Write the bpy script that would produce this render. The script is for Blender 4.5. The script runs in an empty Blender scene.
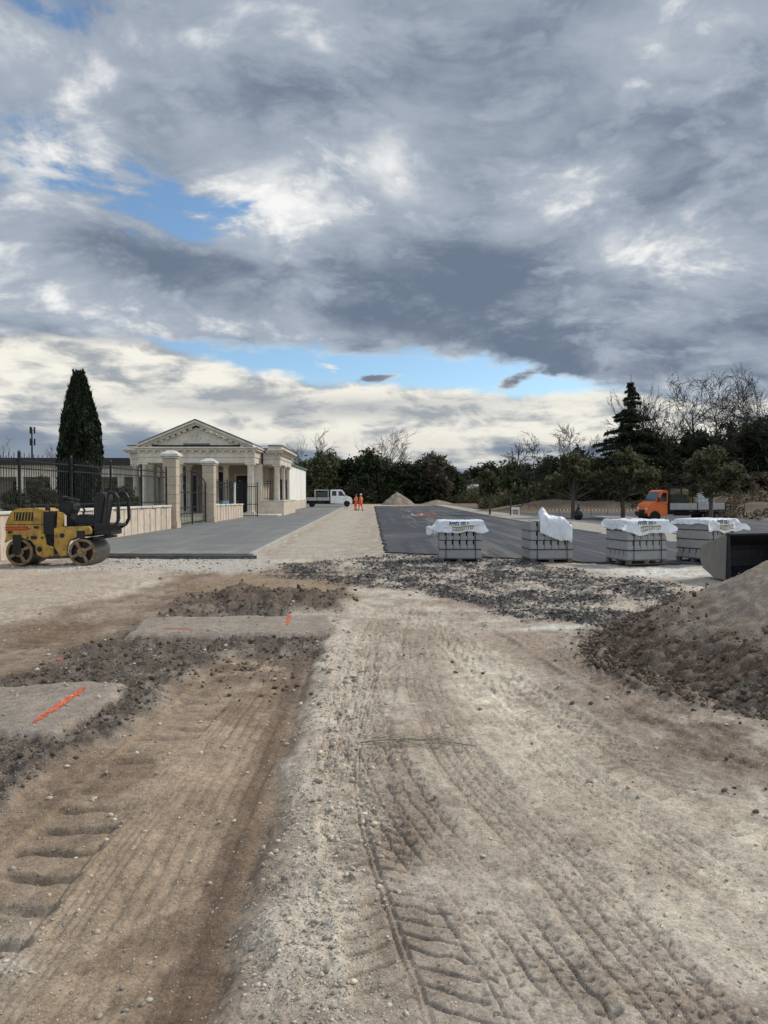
import bpy, bmesh, math, random
import numpy as np
from mathutils import Vector, Matrix
R = math.radians
SC = bpy.context.scene
COL = SC.collection
random.seed(7)
# ------------------------------------------------------------------ camera
CAM_H = 1.9
cam_d = bpy.data.cameras.new('camera'); cam = bpy.data.objects.new('camera', cam_d); COL.objects.link(cam)
cam_d.sensor_fit = 'VERTICAL'; cam_d.sensor_height = 36; cam_d.lens = 26
cam_d.clip_start = 0.05; cam_d.clip_end = 6000
cam.location = (0, 0, CAM_H); cam.rotation_euler = (R(90 - 1.47), 0, R(-1.0))
SC.camera = cam
F_ = 739.6
def ray(px, py):
    v = Vector(((px - 384) / F_, -(py - 512) / F_, -1.0))
    return cam.rotation_euler.to_matrix() @ v
def G(px, py, z=0.0):
    v = ray(px, py); t = (z - CAM_H) / v.z
    return (v.x * t, v.y * t)
def P(px, py, Y):
    v = ray(px, py); t = Y / v.y
    return (v.x * t, Y, CAM_H + v.z * t)
SC.view_settings.view_transform = 'Standard'; SC.view_settings.look = 'None'
SC.view_settings.gamma = 1; SC.view_settings.use_curve_mapping = False
SC.view_settings.exposure = 0.0
SC.render.engine = 'CYCLES'
SC.cycles.max_bounces = 5; SC.cycles.diffuse_bounces = 3; SC.cycles.glossy_bounces = 2
SC.cycles.transparent_max_bounces = 6; SC.cycles.use_denoising = True
# ------------------------------------------------------------------ node maths helper
class E:
    """small expression wrapper that lays out Math nodes"""
    def __init__(s, nt, sock): s.nt = nt; s.s = sock
    def _m(s, op, *a, clamp=False):
        n = s.nt.nodes.new('ShaderNodeMath'); n.operation = op; n.use_clamp = clamp
        for i, v in enumerate((s,) + a):
            if isinstance(v, E): s.nt.links.new(v.s, n.inputs[i])
            else: n.inputs[i].default_value = v
        return E(s.nt, n.outputs[0])
    def __add__(s, o): return s._m('ADD', o)
    __radd__ = __add__
    def __sub__(s, o): return s._m('SUBTRACT', o)
    def __rsub__(s, o): return s._m('MULTIPLY', -1.0)._m('ADD', o)
    def __mul__(s, o): return s._m('MULTIPLY', o)
    __rmul__ = __mul__
    def __truediv__(s, o): return s._m('DIVIDE', o)
    def pw(s, o): return s._m('POWER', o)
    def exp(s): return s._m('EXPONENT')
    def mx(s, o): return s._m('MAXIMUM', o)
    def mn(s, o): return s._m('MINIMUM', o)
    def clamp(s): return s._m('ADD', 0.0, clamp=True)
    def ss(s, a, b):
        n = s.nt.nodes.new('ShaderNodeMapRange'); n.interpolation_type = 'SMOOTHSTEP'
        s.nt.links.new(s.s, n.inputs[0]); n.inputs[1].default_value = a; n.inputs[2].default_value = b
        return E(s.nt, n.outputs[0])
def mixc(nt, f, a, b, mode='MIX'):
    n = nt.nodes.new('ShaderNodeMix'); n.data_type = 'RGBA'; n.blend_type = mode
    for i, v in ((0, f), (6, a), (7, b)):
        if isinstance(v, E): nt.links.new(v.s, n.inputs[i])
        elif isinstance(v, tuple): n.inputs[i].default_value = (*v, 1)
        else: n.inputs[i].default_value = v
    return E(nt, n.outputs[2])
def comb(nt, x, y, z):
    n = nt.nodes.new('ShaderNodeCombineXYZ')
    for i, v in enumerate((x, y, z)):
        if isinstance(v, E): nt.links.new(v.s, n.inputs[i])
        else: n.inputs[i].default_value = v
    return E(nt, n.outputs[0])
def noise(nt, vec, scale, detail=6, rough=0.55, dist=0.0, col=False, lac=2.0):
    n = nt.nodes.new('ShaderNodeTexNoise'); nt.links.new(vec.s, n.inputs['Vector'])
    n.inputs['Scale'].default_value = scale; n.inputs['Detail'].default_value = detail
    n.inputs['Roughness'].default_value = rough; n.inputs['Distortion'].default_value = dist
    n.inputs['Lacunarity'].default_value = lac
    return E(nt, n.outputs['Color' if col else 'Fac'])
# ------------------------------------------------------------------ world
SUN_EL, SUN_AZ = 40.0, 62.0           # azimuth from +Y towards +X : veiled sun ahead and to the right
W = bpy.data.worlds.new('World'); SC.world = W; W.use_nodes = True
W.cycles.sampling_method = 'MANUAL'; W.cycles.sample_map_resolution = 256
nt = W.node_tree; nt.nodes.clear()
out = nt.nodes.new('ShaderNodeOutputWorld')
sky = nt.nodes.new('ShaderNodeTexSky'); sky.sky_type = 'NISHITA'; sky.sun_disc = False
sky.sun_elevation = R(SUN_EL); sky.sun_rotation = R(SUN_AZ); sky.altitude = 50
sky.air_density = 1.0; sky.dust_density = 0.6; sky.ozone_density = 2.0
bg1 = nt.nodes.new('ShaderNodeBackground'); bg1.inputs[1].default_value = 0.13
tintn = mixc(nt, 1.0, E(nt, sky.outputs[0]), (0.92, 1.04, 1.08), 'MULTIPLY')
nt.links.new(tintn.s, bg1.inputs[0])
tc = nt.nodes.new('ShaderNodeTexCoord'); sp = nt.nodes.new('ShaderNodeSeparateXYZ')
nt.links.new(tc.outputs['Generated'], sp.inputs[0])
dx, dy, dz = (E(nt, sp.outputs[i]) for i in range(3))
az = dx._m('ARCTAN2', dy) * 57.2958            # degrees, 0 = straight ahead, + = right
el = dz._m('ARCSINE') * 57.2958
def AE(px, py):                                  # direction of a spot in the sky, degrees
    v = ray(px, py).normalized(); return math.degrees(math.atan2(v.x, v.y)), math.degrees(math.asin(v.z))
zz = dz.mx(0.0) + 0.30
qx, qy = dx / zz, dy / zz
pv = comb(nt, qx, qy, 3.7)
# gentle domain warp for wispy edges
def gau(px, py, wa, we, rot=0):
    a0, e0 = AE(px, py); c, s = math.cos(R(rot)), math.sin(R(rot))
    u = (az - a0) * c + (el - e0) * s
    v = (el - e0) * c - (az - a0) * s
    return ((u * u) * (-1.0 / wa ** 2) + (v * v) * (-1.0 / we ** 2)).exp()
wrp = noise(nt, comb(nt, qx, qy, 5.5), 2.2, 2, 0.5)
wrp2 = noise(nt, comb(nt, qx, qy, 15.5), 2.2, 2, 0.5)
wx, wy = qx + (wrp - .5) * .22, qy + (wrp2 - .5) * .22
nbig = noise(nt, comb(nt, wx, wy, 3.7), 1.4, 2, 0.5)
nmid = noise(nt, comb(nt, wx, wy * 1.2, 9.1), 3.4, 7, 0.56)
nfine = noise(nt, comb(nt, wx * 1.1, wy * 1.3, 21.3), 9.5, 5, 0.58)
av = comb(nt, az * 0.11, el * 0.26, 1.3)        # angular coordinates for the low sky
nlow = noise(nt, av, 2.2, 6, 0.58, 0.3)
nlow2 = noise(nt, comb(nt, az * 0.035, el * 0.26, 6.3), 2.0, 4, 0.55, 0.3)
# --- high deck: slate grey underside, white where it thins
br = [(385, 130, 4, 7, .07), (40, 60, 4, 2.0, .12), (675, 235, 6, 3.0, .30), (300, 215, 10, 2.5, .20), (120, 312, 12, 2.2, .34),
      (560, 185, 4, 2.5, .16), (30, 160, 5, 3.0, .28), (700, 285, 9, 2.5, .22), (230, 235, 5, 2.5, .22),
      (330, 60, 3, 7, .08), (620, 60, 9, 5, .08), (260, 190, 3, 2, .2), (395, 145, 3, 2, .14), (480, 235, 9, 2, .08), (240, 330, 5, 1, .1),
      (320, 285, 11, 2.2, -.20), (450, 325, 16, 2.0, -.20), (230, 120, 9, 3, -.12), (640, 130, 9, 5, -.10), (80, 240, 8, 1.8, -.14),
      (300, 20, 14, 6, -.03), (700, 335, 9, 1.6, -.16), (560, 290, 7, 2, -.1)]
bias = None
for (x, y, a, e_, k) in br:
    g_ = gau(x, y, a, e_) * k; bias = g_ if bias is None else bias + g_
bil = (nmid - .5)._m('ABSOLUTE')
bil2 = (nfine - .5)._m('ABSOLUTE')
shade = (nmid - .5) * 1.9 + (nbig - 0.5) * .6 + bil2 * 1.0 + (nfine - .5) * .5 + bias * 1.25 + .27
deck = mixc(nt, shade.ss(-0.10, 0.60), (0.155, 0.200, 0.275), (0.385, 0.440, 0.520))
deck = mixc(nt, shade.ss(0.50, 1.10), deck, (0.95, 0.95, 0.93))
holes = gau(95, 165, 4.4, 2.4, -25) * 0.27 + gau(190, 212, 5.0, 1.7, 0) * 0.29 + gau(260, 185, 3.0, 2.2) * 0.16 + gau(10, 168, 3, 2.5) * .14 + gau(50, 8, 8, 2.0) * .14 + gau(60, 330, 5, 1.2) * .06
cover_hi = (((nfine - 0.5) * 1.5 + (nmid - .5) * 2.0) * (holes * 7.0).mn(1.0) * 1.9 + 0.56 - holes * 1.9).ss(-0.28, 0.42)
# --- lower sky: blue band, bright cumulus below, grey blue haze at the horizon
lit = (nlow - .5) * 3.2 + (nlow2 - .5) * 2.0 + .58
lowband = mixc(nt, lit.ss(0.0, 0.9), (0.36, 0.395, 0.43), (0.92, 0.89, 0.80))
under = (el + (nlow2 - .5) * 8.5 + (nlow - .5) * 3 + gau(40, 440, 14, 8) * -.9 + gau(430, 440, 16, 3) * 1.2).ss(5.0, 2.4)
lowband = mixc(nt, under * .93, lowband, mixc(nt, nlow2.ss(.35, .65), (0.20, 0.255, 0.34), (0.34, 0.385, 0.44)))
streak = gau(400, 446, 18, 1.0) * (nlow2 * .7 + nlow * .5).ss(0.45, .75)
lowband = mixc(nt, streak * .85, lowband, (0.72, 0.70, 0.64))
lowband = mixc(nt, gau(330, 408, 14, .8) * (nlow.ss(.4, .6)) * .7, lowband, (0.30, 0.34, 0.39))
lowband = mixc(nt, ((gau(372, 378, 1.6, 0.45, 5) + gau(518, 379, 1.6, 0.8, 25)) * 1.0 + (nlow - .5) * 3.0 - .1).ss(.3, .7) * (gau(372, 378, 3, 1, 5) + gau(518, 379, 3, 1.6, 25)).clamp(), lowband, (0.19, 0.22, 0.28))
top_of_low = 8.3 + (nlow - 0.5) * 2.6 + gau(0, 350, 13, 10) * 4.6 + gau(170, 350, 6, 10) * .5 - gau(560, 400, 9, 5) * 1.1 + gau(760, 400, 9, 8) * .8
cover_low = (top_of_low - el).ss(-0.35, 0.5)
puff = ((gau(372, 378, 1.6, 0.45, 5) + gau(518, 379, 1.6, 0.8, 25)) * 1.0 + (nlow - .5) * 3.0).ss(0.35, 0.75)
cover_low = cover_low.mx(puff)
deck_edge = (el + (nlow - 0.5) * 2.6 + (nfine - .5) * 1.4 + gau(720, 385, 12, 20) * 4.5 - gau(180, 350, 10, 3) * .4).ss(10.2, 11.3)
cover = cover_low.mx(deck_edge * cover_hi)
ccol = mixc(nt, deck_edge, lowband, deck)
# unseen cloud overhead and behind, brightened as added fill light
boost = (dy * -1.0).ss(-0.35, 0.5) * 1.0 + dz.ss(0.62, 0.9) * 0.5 + 1.0
bg2 = nt.nodes.new('ShaderNodeBackground'); nt.links.new(ccol.s, bg2.inputs[0]); nt.links.new(boost.s, bg2.inputs[1])
mxs = nt.nodes.new('ShaderNodeMixShader')
nt.links.new(cover.s, mxs.inputs[0]); nt.links.new(bg1.outputs[0], mxs.inputs[1]); nt.links.new(bg2.outputs[0], mxs.inputs[2])
nt.links.new(mxs.outputs[0], out.inputs[0])
# ------------------------------------------------------------------ sun behind thin cloud
sd = bpy.data.lights.new('sun', 'SUN'); sd.energy = 3.1; sd.angle = R(8); sd.color = (1.0, 0.93, 0.83)
sun = bpy.data.objects.new('sun', sd); COL.objects.link(sun)
sdir = Vector((math.sin(R(SUN_AZ)) * math.cos(R(SUN_EL)), math.cos(R(SUN_AZ)) * math.cos(R(SUN_EL)), math.sin(R(SUN_EL))))
sun.rotation_euler = sdir.to_track_quat('Z', 'Y').to_euler(); sun.location = sdir * 60
# ------------------------------------------------------------------ tagging helpers
def tag(o, label=None, cat=None, group=None, kind=None):
    if label: o['label'] = label
    if cat: o['category'] = cat
    if group: o['group'] = group
    if kind: o['kind'] = kind
    return o
def empty(name, loc=(0, 0, 0), rz=0, label=None, cat=None, group=None):
    o = bpy.data.objects.new(name, None); COL.objects.link(o); o.location = loc; o.rotation_euler.z = rz
    o.empty_display_size = 0.2
    return tag(o, label, cat, group)
def copy_tree(o, parent=None):
    c = o.copy(); COL.objects.link(c); c.parent = parent
    for ch in list(o.children): copy_tree(ch, c)
    return c
def np_mesh(name, V, Fq, material, parent=None, smooth=False):
    """V (n,3) array, Fq (m,k) array of polygons with k corners"""
    me = bpy.data.meshes.new(name); V = np.asarray(V, np.float32); Fq = np.asarray(Fq, np.int32)
    me.vertices.add(len(V)); me.vertices.foreach_set('co', V.ravel())
    k = Fq.shape[1]; me.loops.add(Fq.size); me.loops.foreach_set('vertex_index', Fq.ravel())
    me.polygons.add(len(Fq)); me.polygons.foreach_set('loop_start', np.arange(0, Fq.size, k, dtype=np.int32))
    me.polygons.foreach_set('loop_total', np.full(len(Fq), k, np.int32))
    if smooth: me.polygons.foreach_set('use_smooth', np.ones(len(Fq), bool))
    me.update(calc_edges=True)
    if material: me.materials.append(material)
    o = bpy.data.objects.new(name, me); COL.objects.link(o); o.parent = parent
    return o
# ------------------------------------------------------------------ materials
def mat(name, col, rough=0.8, var=0.15, scale=6.0, bump=0.0, bscale=None, metal=0.0, dirt=None, dscale=2.0, damt=0.5, spec=0.3, col2=None, streak=None, island=0.0, transl=0.0):
    m = bpy.data.materials.new(name); m.use_nodes = True; n = m.node_tree; b = n.nodes['Principled BSDF']
    b.inputs['Roughness'].default_value = rough; b.inputs['Metallic'].default_value = metal
    b.inputs['Specular IOR Level'].default_value = spec
    t = n.nodes.new('ShaderNodeTexCoord'); ob = E(n, t.outputs['Object'])
    f = noise(n, ob, scale, 6, 0.6)
    c1 = tuple(x * (1 - var) for x in col); c2 = col2 or tuple(min(1, x * (1 + var)) for x in col)
    c = mixc(n, f.ss(0.3, 0.7), c1, c2)
    if dirt:
        v = ob
        if streak:
            s_ = n.nodes.new('ShaderNodeMapping'); n.links.new(ob.s, s_.inputs[0]); s_.inputs['Scale'].default_value = streak; v = E(n, s_.outputs[0])
        d = noise(n, v, dscale, 8, 0.65, 0.3)
        c = mixc(n, d.ss(0.45, 0.75) * damt, c, dirt)
    if island:
        g = n.nodes.new('ShaderNodeNewGeometry'); ri = E(n, g.outputs['Random Per Island'])
        c = mixc(n, 1.0, c, mixc(n, ri, (1 - island,) * 3, (1 + island,) * 3), 'MULTIPLY')
    n.links.new(c.s, b.inputs['Base Color'])
    if bump:
        bn = n.nodes.new('ShaderNodeBump'); h = noise(n, ob, bscale or scale * 4, 6, 0.6)
        n.links.new(h.s, bn.inputs['Height']); bn.inputs['Strength'].default_value = bump; bn.inputs['Distance'].default_value = 0.02
        n.links.new(bn.outputs[0], b.inputs['Normal'])
    if transl:
        tr = n.nodes.new('ShaderNodeBsdfTranslucent'); n.links.new(c.s, tr.inputs[0])
        ms = n.nodes.new('ShaderNodeMixShader'); ms.inputs[0].default_value = transl
        o_ = n.nodes['Material Output']; n.links.new(b.outputs[0], ms.inputs[1]); n.links.new(tr.outputs[0], ms.inputs[2]); n.links.new(ms.outputs[0], o_.inputs[0])
    return m
# ------------------------------------------------------------------ numpy noise
_rs = np.random.RandomState(11)
_perm = _rs.permutation(512); _perm = np.concatenate([_perm, _perm]); _grad = _rs.uniform(-1, 1, (512, 2)); _grad /= np.linalg.norm(_grad, axis=1)[:, None]
def pn(x, y):
    xi = np.floor(x).astype(int); yi = np.floor(y).astype(int); xf = x - xi; yf = y - yi
    u = xf * xf * xf * (xf * (xf * 6 - 15) + 10); v = yf * yf * yf * (yf * (yf * 6 - 15) + 10)
    def g(ix, iy, fx, fy):
        h = _perm[(_perm[ix & 511] + iy) & 511]; gr = _grad[h]; return gr[..., 0] * fx + gr[..., 1] * fy
    a = g(xi, yi, xf, yf); b = g(xi + 1, yi, xf - 1, yf); c = g(xi, yi + 1, xf, yf - 1); d = g(xi + 1, yi + 1, xf - 1, yf - 1)
    return (a + u * (b - a) + v * ((c + u * (d - c)) - (a + u * (b - a)))) * 1.5
def fbm(x, y, s, o=4, r=0.5):
    t = 0; a = 1.0
    for i in range(o):
        t = t + a * pn(x * s + 17.3 * i, y * s - 9.1 * i); s *= 2.03; a *= r
    return t
def sst(x, a, b):
    t = np.clip((x - a) / (b - a), 0, 1); return t * t * (3 - 2 * t)
# ------------------------------------------------------------------ the ground
def box_m(x, y, x0, x1, y0, y1, w=0.15, nz=0.0):
    return sst(x, x0 - w, x0 + w) * sst(-x, -x1 - w, -x1 + w) * sst(y, y0 - w, y0 + w) * sst(-y, -y1 - w, -y1 + w)
# asphalt outlines (world metres)
SLAB_Y0 = 21.6
PARK = [(0.5, 23.2), (3.5, 21.3), (6.2, 19.6), (9.6, 19.0), (30, 19.0), (30, 64), (9.3, 105), (0.5, 105)]
def park_near(x): return np.interp(x, [0.5, 3.5, 6.2, 9.6, 30], [23.2, 21.3, 19.6, 19.0, 19.0])
TRACKS = []   # (ys, xs, half width, pitch, depth, style, y0, y1)
def trk(pts, hw, pitch, depth, style):
    pts = sorted(pts, key=lambda p: p[1]); TRACKS.append((np.array([p[1] for p in pts]), np.array([p[0] for p in pts]), hw, pitch, depth, style))
def trk2(ptsA, gap, *a):
    trk(ptsA, *a); trk([(x + gap, y) for x, y in ptsA], *a)
# right hand compact ground
trk([(.32, 1.2), (.27, 2.2), (.10, 3.2), (-.05, 4.1), (-.12, 5.0), (-.06, 6.3), (.10, 8.5), (.45, 12.5)], .24, .115, .026, 'chev')
trk([(.95, 1.0), (.80, 2.0), (.62, 2.9), (.30, 3.9), (.02, 5.2), (-.2, 7.0), (-.1, 9.5)], .23, .105, .020, 'brick')
trk([(1.3, 1.5), (1.1, 2.9), (.9, 3.9), (.62, 5.2), (.5, 7.0), (.55, 9.5), (.9, 13)], .20, .085, .016, 'brick')
trk([(4.2, 1.5), (3.0, 2.8), (2.4, 3.6), (1.9, 4.8), (1.5, 6.4), (1.2, 8.8), (.75, 12.5)], .25, .11, .030, 'chev')
trk([(4.9, 1.8), (3.5, 3.2), (2.8, 4.2), (2.3, 5.6), (1.9, 7.2), (1.6, 9.4), (1.1, 13)], .22, .10, .030, 'bar')
trk([(2.9, 1.2), (2.3, 2.2), (1.8, 3.2), (1.45, 4.4), (1.1, 6.4), (.85, 9.0), (.5, 13)], .19, .09, .014, 'brick')
trk([(-.28, 4.5), (-.22, 6.5), (-.08, 9.0), (.25, 12.5)], .16, .08, .016, 'brick')
trk([(3.6, 2.0), (3.1, 3.4), (2.75, 5.0), (2.35, 7.5), (1.9, 11.0)], .2, .12, .022, 'chev')
# left zone
trk([(-4.9, 6.5), (-4.4, 9.5), (-3.9, 14), (-3.3, 19)], .26, .26, .06, 'cleat')
trk([(-6.4, 6.5), (-5.9, 9.5), (-5.3, 14), (-4.8, 19)], .24, .24, .05, 'cleat')
trk([(-5.6, 6.5), (-5.1, 9.5), (-4.5, 14), (-4.0, 19)], .2, .1, .02, 'brick')
# trench floor: crawler cleats on the left, tyre ribs on the right
trk([(-1.85, 0.8), (-1.74, 4.2), (-1.56, 7.0), (-1.47, 9.0)], .24, .262, .042, 'cleat')
trk([(-1.02, 0.8), (-.98, 4.0), (-.92, 7.0), (-.9, 9.0)], .26, .12, .009, 'rib')
trk([(-1.50, 0.8), (-1.42, 4.0), (-1.27, 6.0), (-1.2, 9.0)], .13, .12, .008, 'rib')
def tracks(x, y):
    shp = x.shape; x = x.ravel(); y = y.ravel()
    H = np.zeros_like(x); PR = np.zeros_like(x)
    for (ys, xs, hw, pitch, depth, style) in TRACKS:
        sel = np.nonzero((y > ys[0]) & (y < ys[-1]) & (np.abs(x - np.interp(y, ys, xs)) < hw * 2.2 + .15))[0]
        if not len(sel): continue
        X_, Y_ = x[sel], y[sel]
        c = (np.interp(Y_ - .5, ys, xs) + 2 * np.interp(Y_, ys, xs) + np.interp(Y_ + .5, ys, xs)) / 4
        sl = (np.interp(Y_ + .3, ys, xs) - np.interp(Y_ - .3, ys, xs)) / .6
        cosn = 1 / np.sqrt(1 + sl * sl)
        t = (X_ - c) * cosn / hw; s = Y_ / cosn
        e = sst(Y_, ys[0], ys[0] + .5) * sst(-Y_, -ys[-1], -ys[-1] + .8)
        m = sst(-np.abs(t), -1.12, -.92) * e
        fade = np.clip(.75 + fbm(X_, Y_, 1.1, 3) * .9, 0.12, 1)
        at = np.abs(t)
        sj = s + .02 * pn(X_ * 7, Y_ * 7)
        if style == 'chev':
            ph = (sj / pitch + at ** .7 * 1.3 + (t > 0) * .5 + .12 * pn(X_ * 9, Y_ * 9)) % 1
            g = sst(-np.abs(ph - .5), -.13, -.04) * sst(at, .06, .14); g = np.maximum(g, sst(-np.abs(at - .06), -.07, -.02) * .6)
        elif style == 'brick':
            lane = np.floor((t + 1) * 2.5); ph = (sj / pitch + lane * .5 + .15 * np.sin(t * 9)) % 1
            g = np.maximum(sst(-np.abs(ph + .12 * pn(X_ * 11, Y_ * 11) - .5), -.12, -.03), sst(-np.abs(((t + 1) * 2.5 + .15 * pn(X_ * 8, Y_ * 8)) % 1 - .5), -.10, -.03) * .8)
        elif style == 'bar':
            ph = (sj / pitch + .2 * at) % 1; g = sst(-np.abs(ph - .5), -.28, -.12)
        elif style == 'cleat':
            ph = (sj / pitch + .05 * np.sin(t * 3) + .06 * pn(X_ * 3, Y_ * 3)) % 1; g = sst(-np.abs(ph - .5), -.20, -.05)
        else:
            ph = ((t + 1) * 3.0 + .05 * np.sin(s * 8)) % 1; g = sst(-np.abs(ph - .5), -.3, -.1); ph2 = (sj / .13 + .3 * t) % 1
            g = np.maximum(g * .9, sst(-np.abs(ph2 - .5), -.1, -.03) * .4)
        H[sel] += -m * fade * (depth * .30 + depth * 1.25 * g) + fade * depth * .28 * sst(-np.abs(at * hw - hw * 1.12), -.07, 0) * e
        PR[sel] = np.maximum(PR[sel], m * fade)
    return H.reshape(shp), PR.reshape(shp)
def zones(x, y):
    w1 = fbm(x, y, .9, 4) * .16; w2 = fbm(x + 40, y - 20, .7, 4) * .35; w3 = fbm(x - 10, y + 33, 1.3, 4) * .10
    z = {}
    red = np.interp(y, [0, 3, 6, 9, 10], [-.42, -.44, -.50, -.55, -.5])      # right lip of the trench
    lef = np.interp(y, [0, 4.0, 5.5, 7.2, 8.8, 9.4], [-2.55, -2.35, -2.15, -2.0, -1.75, -1.2])
    endy = 8.9 + w1 * 1.5
    z['bank'] = red
    z['floor'] = sst(x - lef + w1, -.12, .12) * sst(-(x - red) + w3, -.02, .24) * sst(-y, -endy - .15, -endy + .15)
    z['berm'] = sst(-(x - lef) - w1, -.10, .12) * sst(x - np.interp(y, [2, 5, 8, 10, 12, 16], [-6.0, -4.6, -3.7, -3.4, -3.3, -3.1]) + w2 * .6, -.15, .3) * sst(-y, -12.2, -11.4)
    z['berm'] = np.maximum(z['berm'], box_m(x + w1, y + w1, -3.2, -.5, 8.7, 9.75, .15) * .95)
    z['berm'] = z['berm'] * sst(-(x - red - .02) + w3, 0, .08)
    z['pad1'] = box_m(x + w3 * .8, y + w3 * .8, -4.6, -2.38, 5.75, 7.25, .05)
    z['pad2'] = box_m(x + w3 * .8 + (y - 10) * .15, y + w3 * .8, -3.25, -.45, 9.75, 11.2, .05)
    z['heap'] = box_m(x + w1, y + w2 * .6, -3.3, -.35, 11.7, 14.4, .35)
    z['brown2'] = box_m(x + w1 * 2, y + w2, -3.6, -.4, 13.6, 18.5, .3)
    z['brownL'] = sst(x - np.interp(y, [4, 9, 14, 20], [-7.0, -5.6, -4.9, -4.2]) + w2 * .8, -.2, .4) * sst(-x, 2.9, 3.5) * sst(-y, -19.5, -17.5)
    # band of black asphalt rubble
    near = np.interp(x, [-3, -.5, 1.2, 2.2, 3.3, 4.3, 6.0], [17.6, 15.5, 13.6, 11.2, 10.1, 10.3, 12.4]) + w2 * 1.2
    far = np.interp(x, [-3, -.5, .6, 3, 6, 7.5], [19.2, 21.6, 22.6, 20.0, 17.0, 14.0]) + w2 * 1.5
    far = np.maximum(far, park_near(x) * (x < 4.5) * (x > .6)); z['rubble'] = sst(y - near, -.3, .5) * sst(far - y, -.4, .5) * sst(x, -3.0, -1.6) * sst(-x, -6.8, -5.4)
    z['powder'] = np.exp(-(((x - 2.75) / .8) ** 2 + ((y - 10.35) / .16) ** 2)) + np.exp(-(((x - 7.2) / 1.6) ** 2 + ((y - 17.6) / 1.3) ** 2))
    z['edge'] = sst(-np.abs(x - red - .22 + w3), -.40, -.06) * sst(-y, -12, -8)       # pale crumbly verge
    z['rightbrown'] = np.exp(-(((x - 2.45 + (y - 6) * .18) / .75) ** 2 + ((y - 5.6) / 2.4) ** 2)) + .8 * np.exp(-(((x - .75) / .45) ** 2 + ((y - 8.4) / 1.6) ** 2))
    z['white'] = box_m(x + w1, y + w2, -8.5, -2.6, 18.2, 21.6, .5)
    return z, w1, w2, w3
PILE = (5.85, 8.2)
def pile_h(x, y):
    dx_, dy_ = x - PILE[0], y - PILE[1]; a = np.arctan2(dy_, dx_); r = np.hypot(dx_, dy_)
    rr = 3.15 + .18 * np.sin(a * 3 + 1) + .12 * np.sin(a * 7)
    h = 1.72 * (1 - r / rr); cap = 1.5
    h = np.minimum(h, cap - .3 * r * .6)
    toe = sst(-h, -.35, .25)
    return h
def terrain(x, y):
    z, w1, w2, w3 = zones(x, y)
    tr, press = tracks(x, y)
    h = fbm(x, y, .35, 3) * .035 + fbm(x, y, 1.6, 3) * .012
    fine = fbm(x, y, 6.0, 5, .68)
    cl = np.abs(fbm(x + 5, y, 3.2, 4, .6))
    h = h + fine * .009 * (1 - .6 * press)
    h = h - .075 * z['floor']
    rut = np.exp(-(((x - z['bank'] + .16) / .06) ** 2)) * z['floor']; h = h - rut * .02
    loose = np.clip(z['berm'] * (1 - z['pad1']) * (1 - z['pad2']), 0, 1)
    h = h + loose * (.03 + cl * .055 + fine * .015) - loose * .06
    h = h * (1 - .6 * np.maximum(z['pad1'], z['pad2'])) + .05 * np.maximum(z['pad1'], z['pad2'])
    hm = np.abs(fbm(x * 1.0 + 3, y * 1.2, .95, 3)); h = h + z['heap'] * (hm * .28 + cl * .04 + .0) 
    h = h - z['brown2'] * .05
    h = h - z['brownL'] * (1 - loose) * .03
    h = h + np.clip(z['rubble'], 0, 1) * (cl * .05 + fine * .015 - .0)
    h = h + z['edge'] * (cl * .022 + .004)
    h = h + z['powder'] * .02
    h = h + tr * (1 - loose) * (1 - z['heap']) * (1 - z['rubble'] * .6)
    h = h + z['rightbrown'] * (cl * .03 - .015)
    # base of the sand pile: dark clods
    dp = np.hypot(x - PILE[0], y - PILE[1]); toe = sst(-dp, -3.75, -3.2) * sst(-dp, -9, -2)
    h = h + toe * cl * .08
    # flatten towards and under the paved areas
    far = sst(y, 22, 26); h = h * (1 - far * .75)
    park = (x > .35) & (x < 31) & (y > park_near(x) - .2) & (y < 106)
    slab = (x > -11) & (x < -3.2) & (y > SLAB_Y0 - .2) & (y < 118)
    lim = np.where(park, .012, np.where(slab, .08, 9.)); h = np.minimum(h, lim)
    # land rises a little beyond the site, earth bank on the right
    bank = np.exp(-((y - 76 - (x - 15) * .12 ) / 4.2) ** 2) * sst(x, 9, 20) * sst(-x, -90, -60); h = h + bank * (1.25 + .3 * fbm(x, y, .25, 3))
    bank2 = sst(x, 27, 32) * sst(y, 40, 48) * sst(-y, -90, -74); h = h + bank2 * (1.3 + .5 * fbm(x, y, .3, 3))
    h = h + sst(-x, 11.6, 12.2) * .16 * sst(y, 20, 24)
    h = h + sst(y, 105, 125) * .15 + fbm(x, y, .05, 2) * .25 * sst(y, 110, 200)
    return h, z, w1, w2, w3, press, loose, toe, cl, fine
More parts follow.
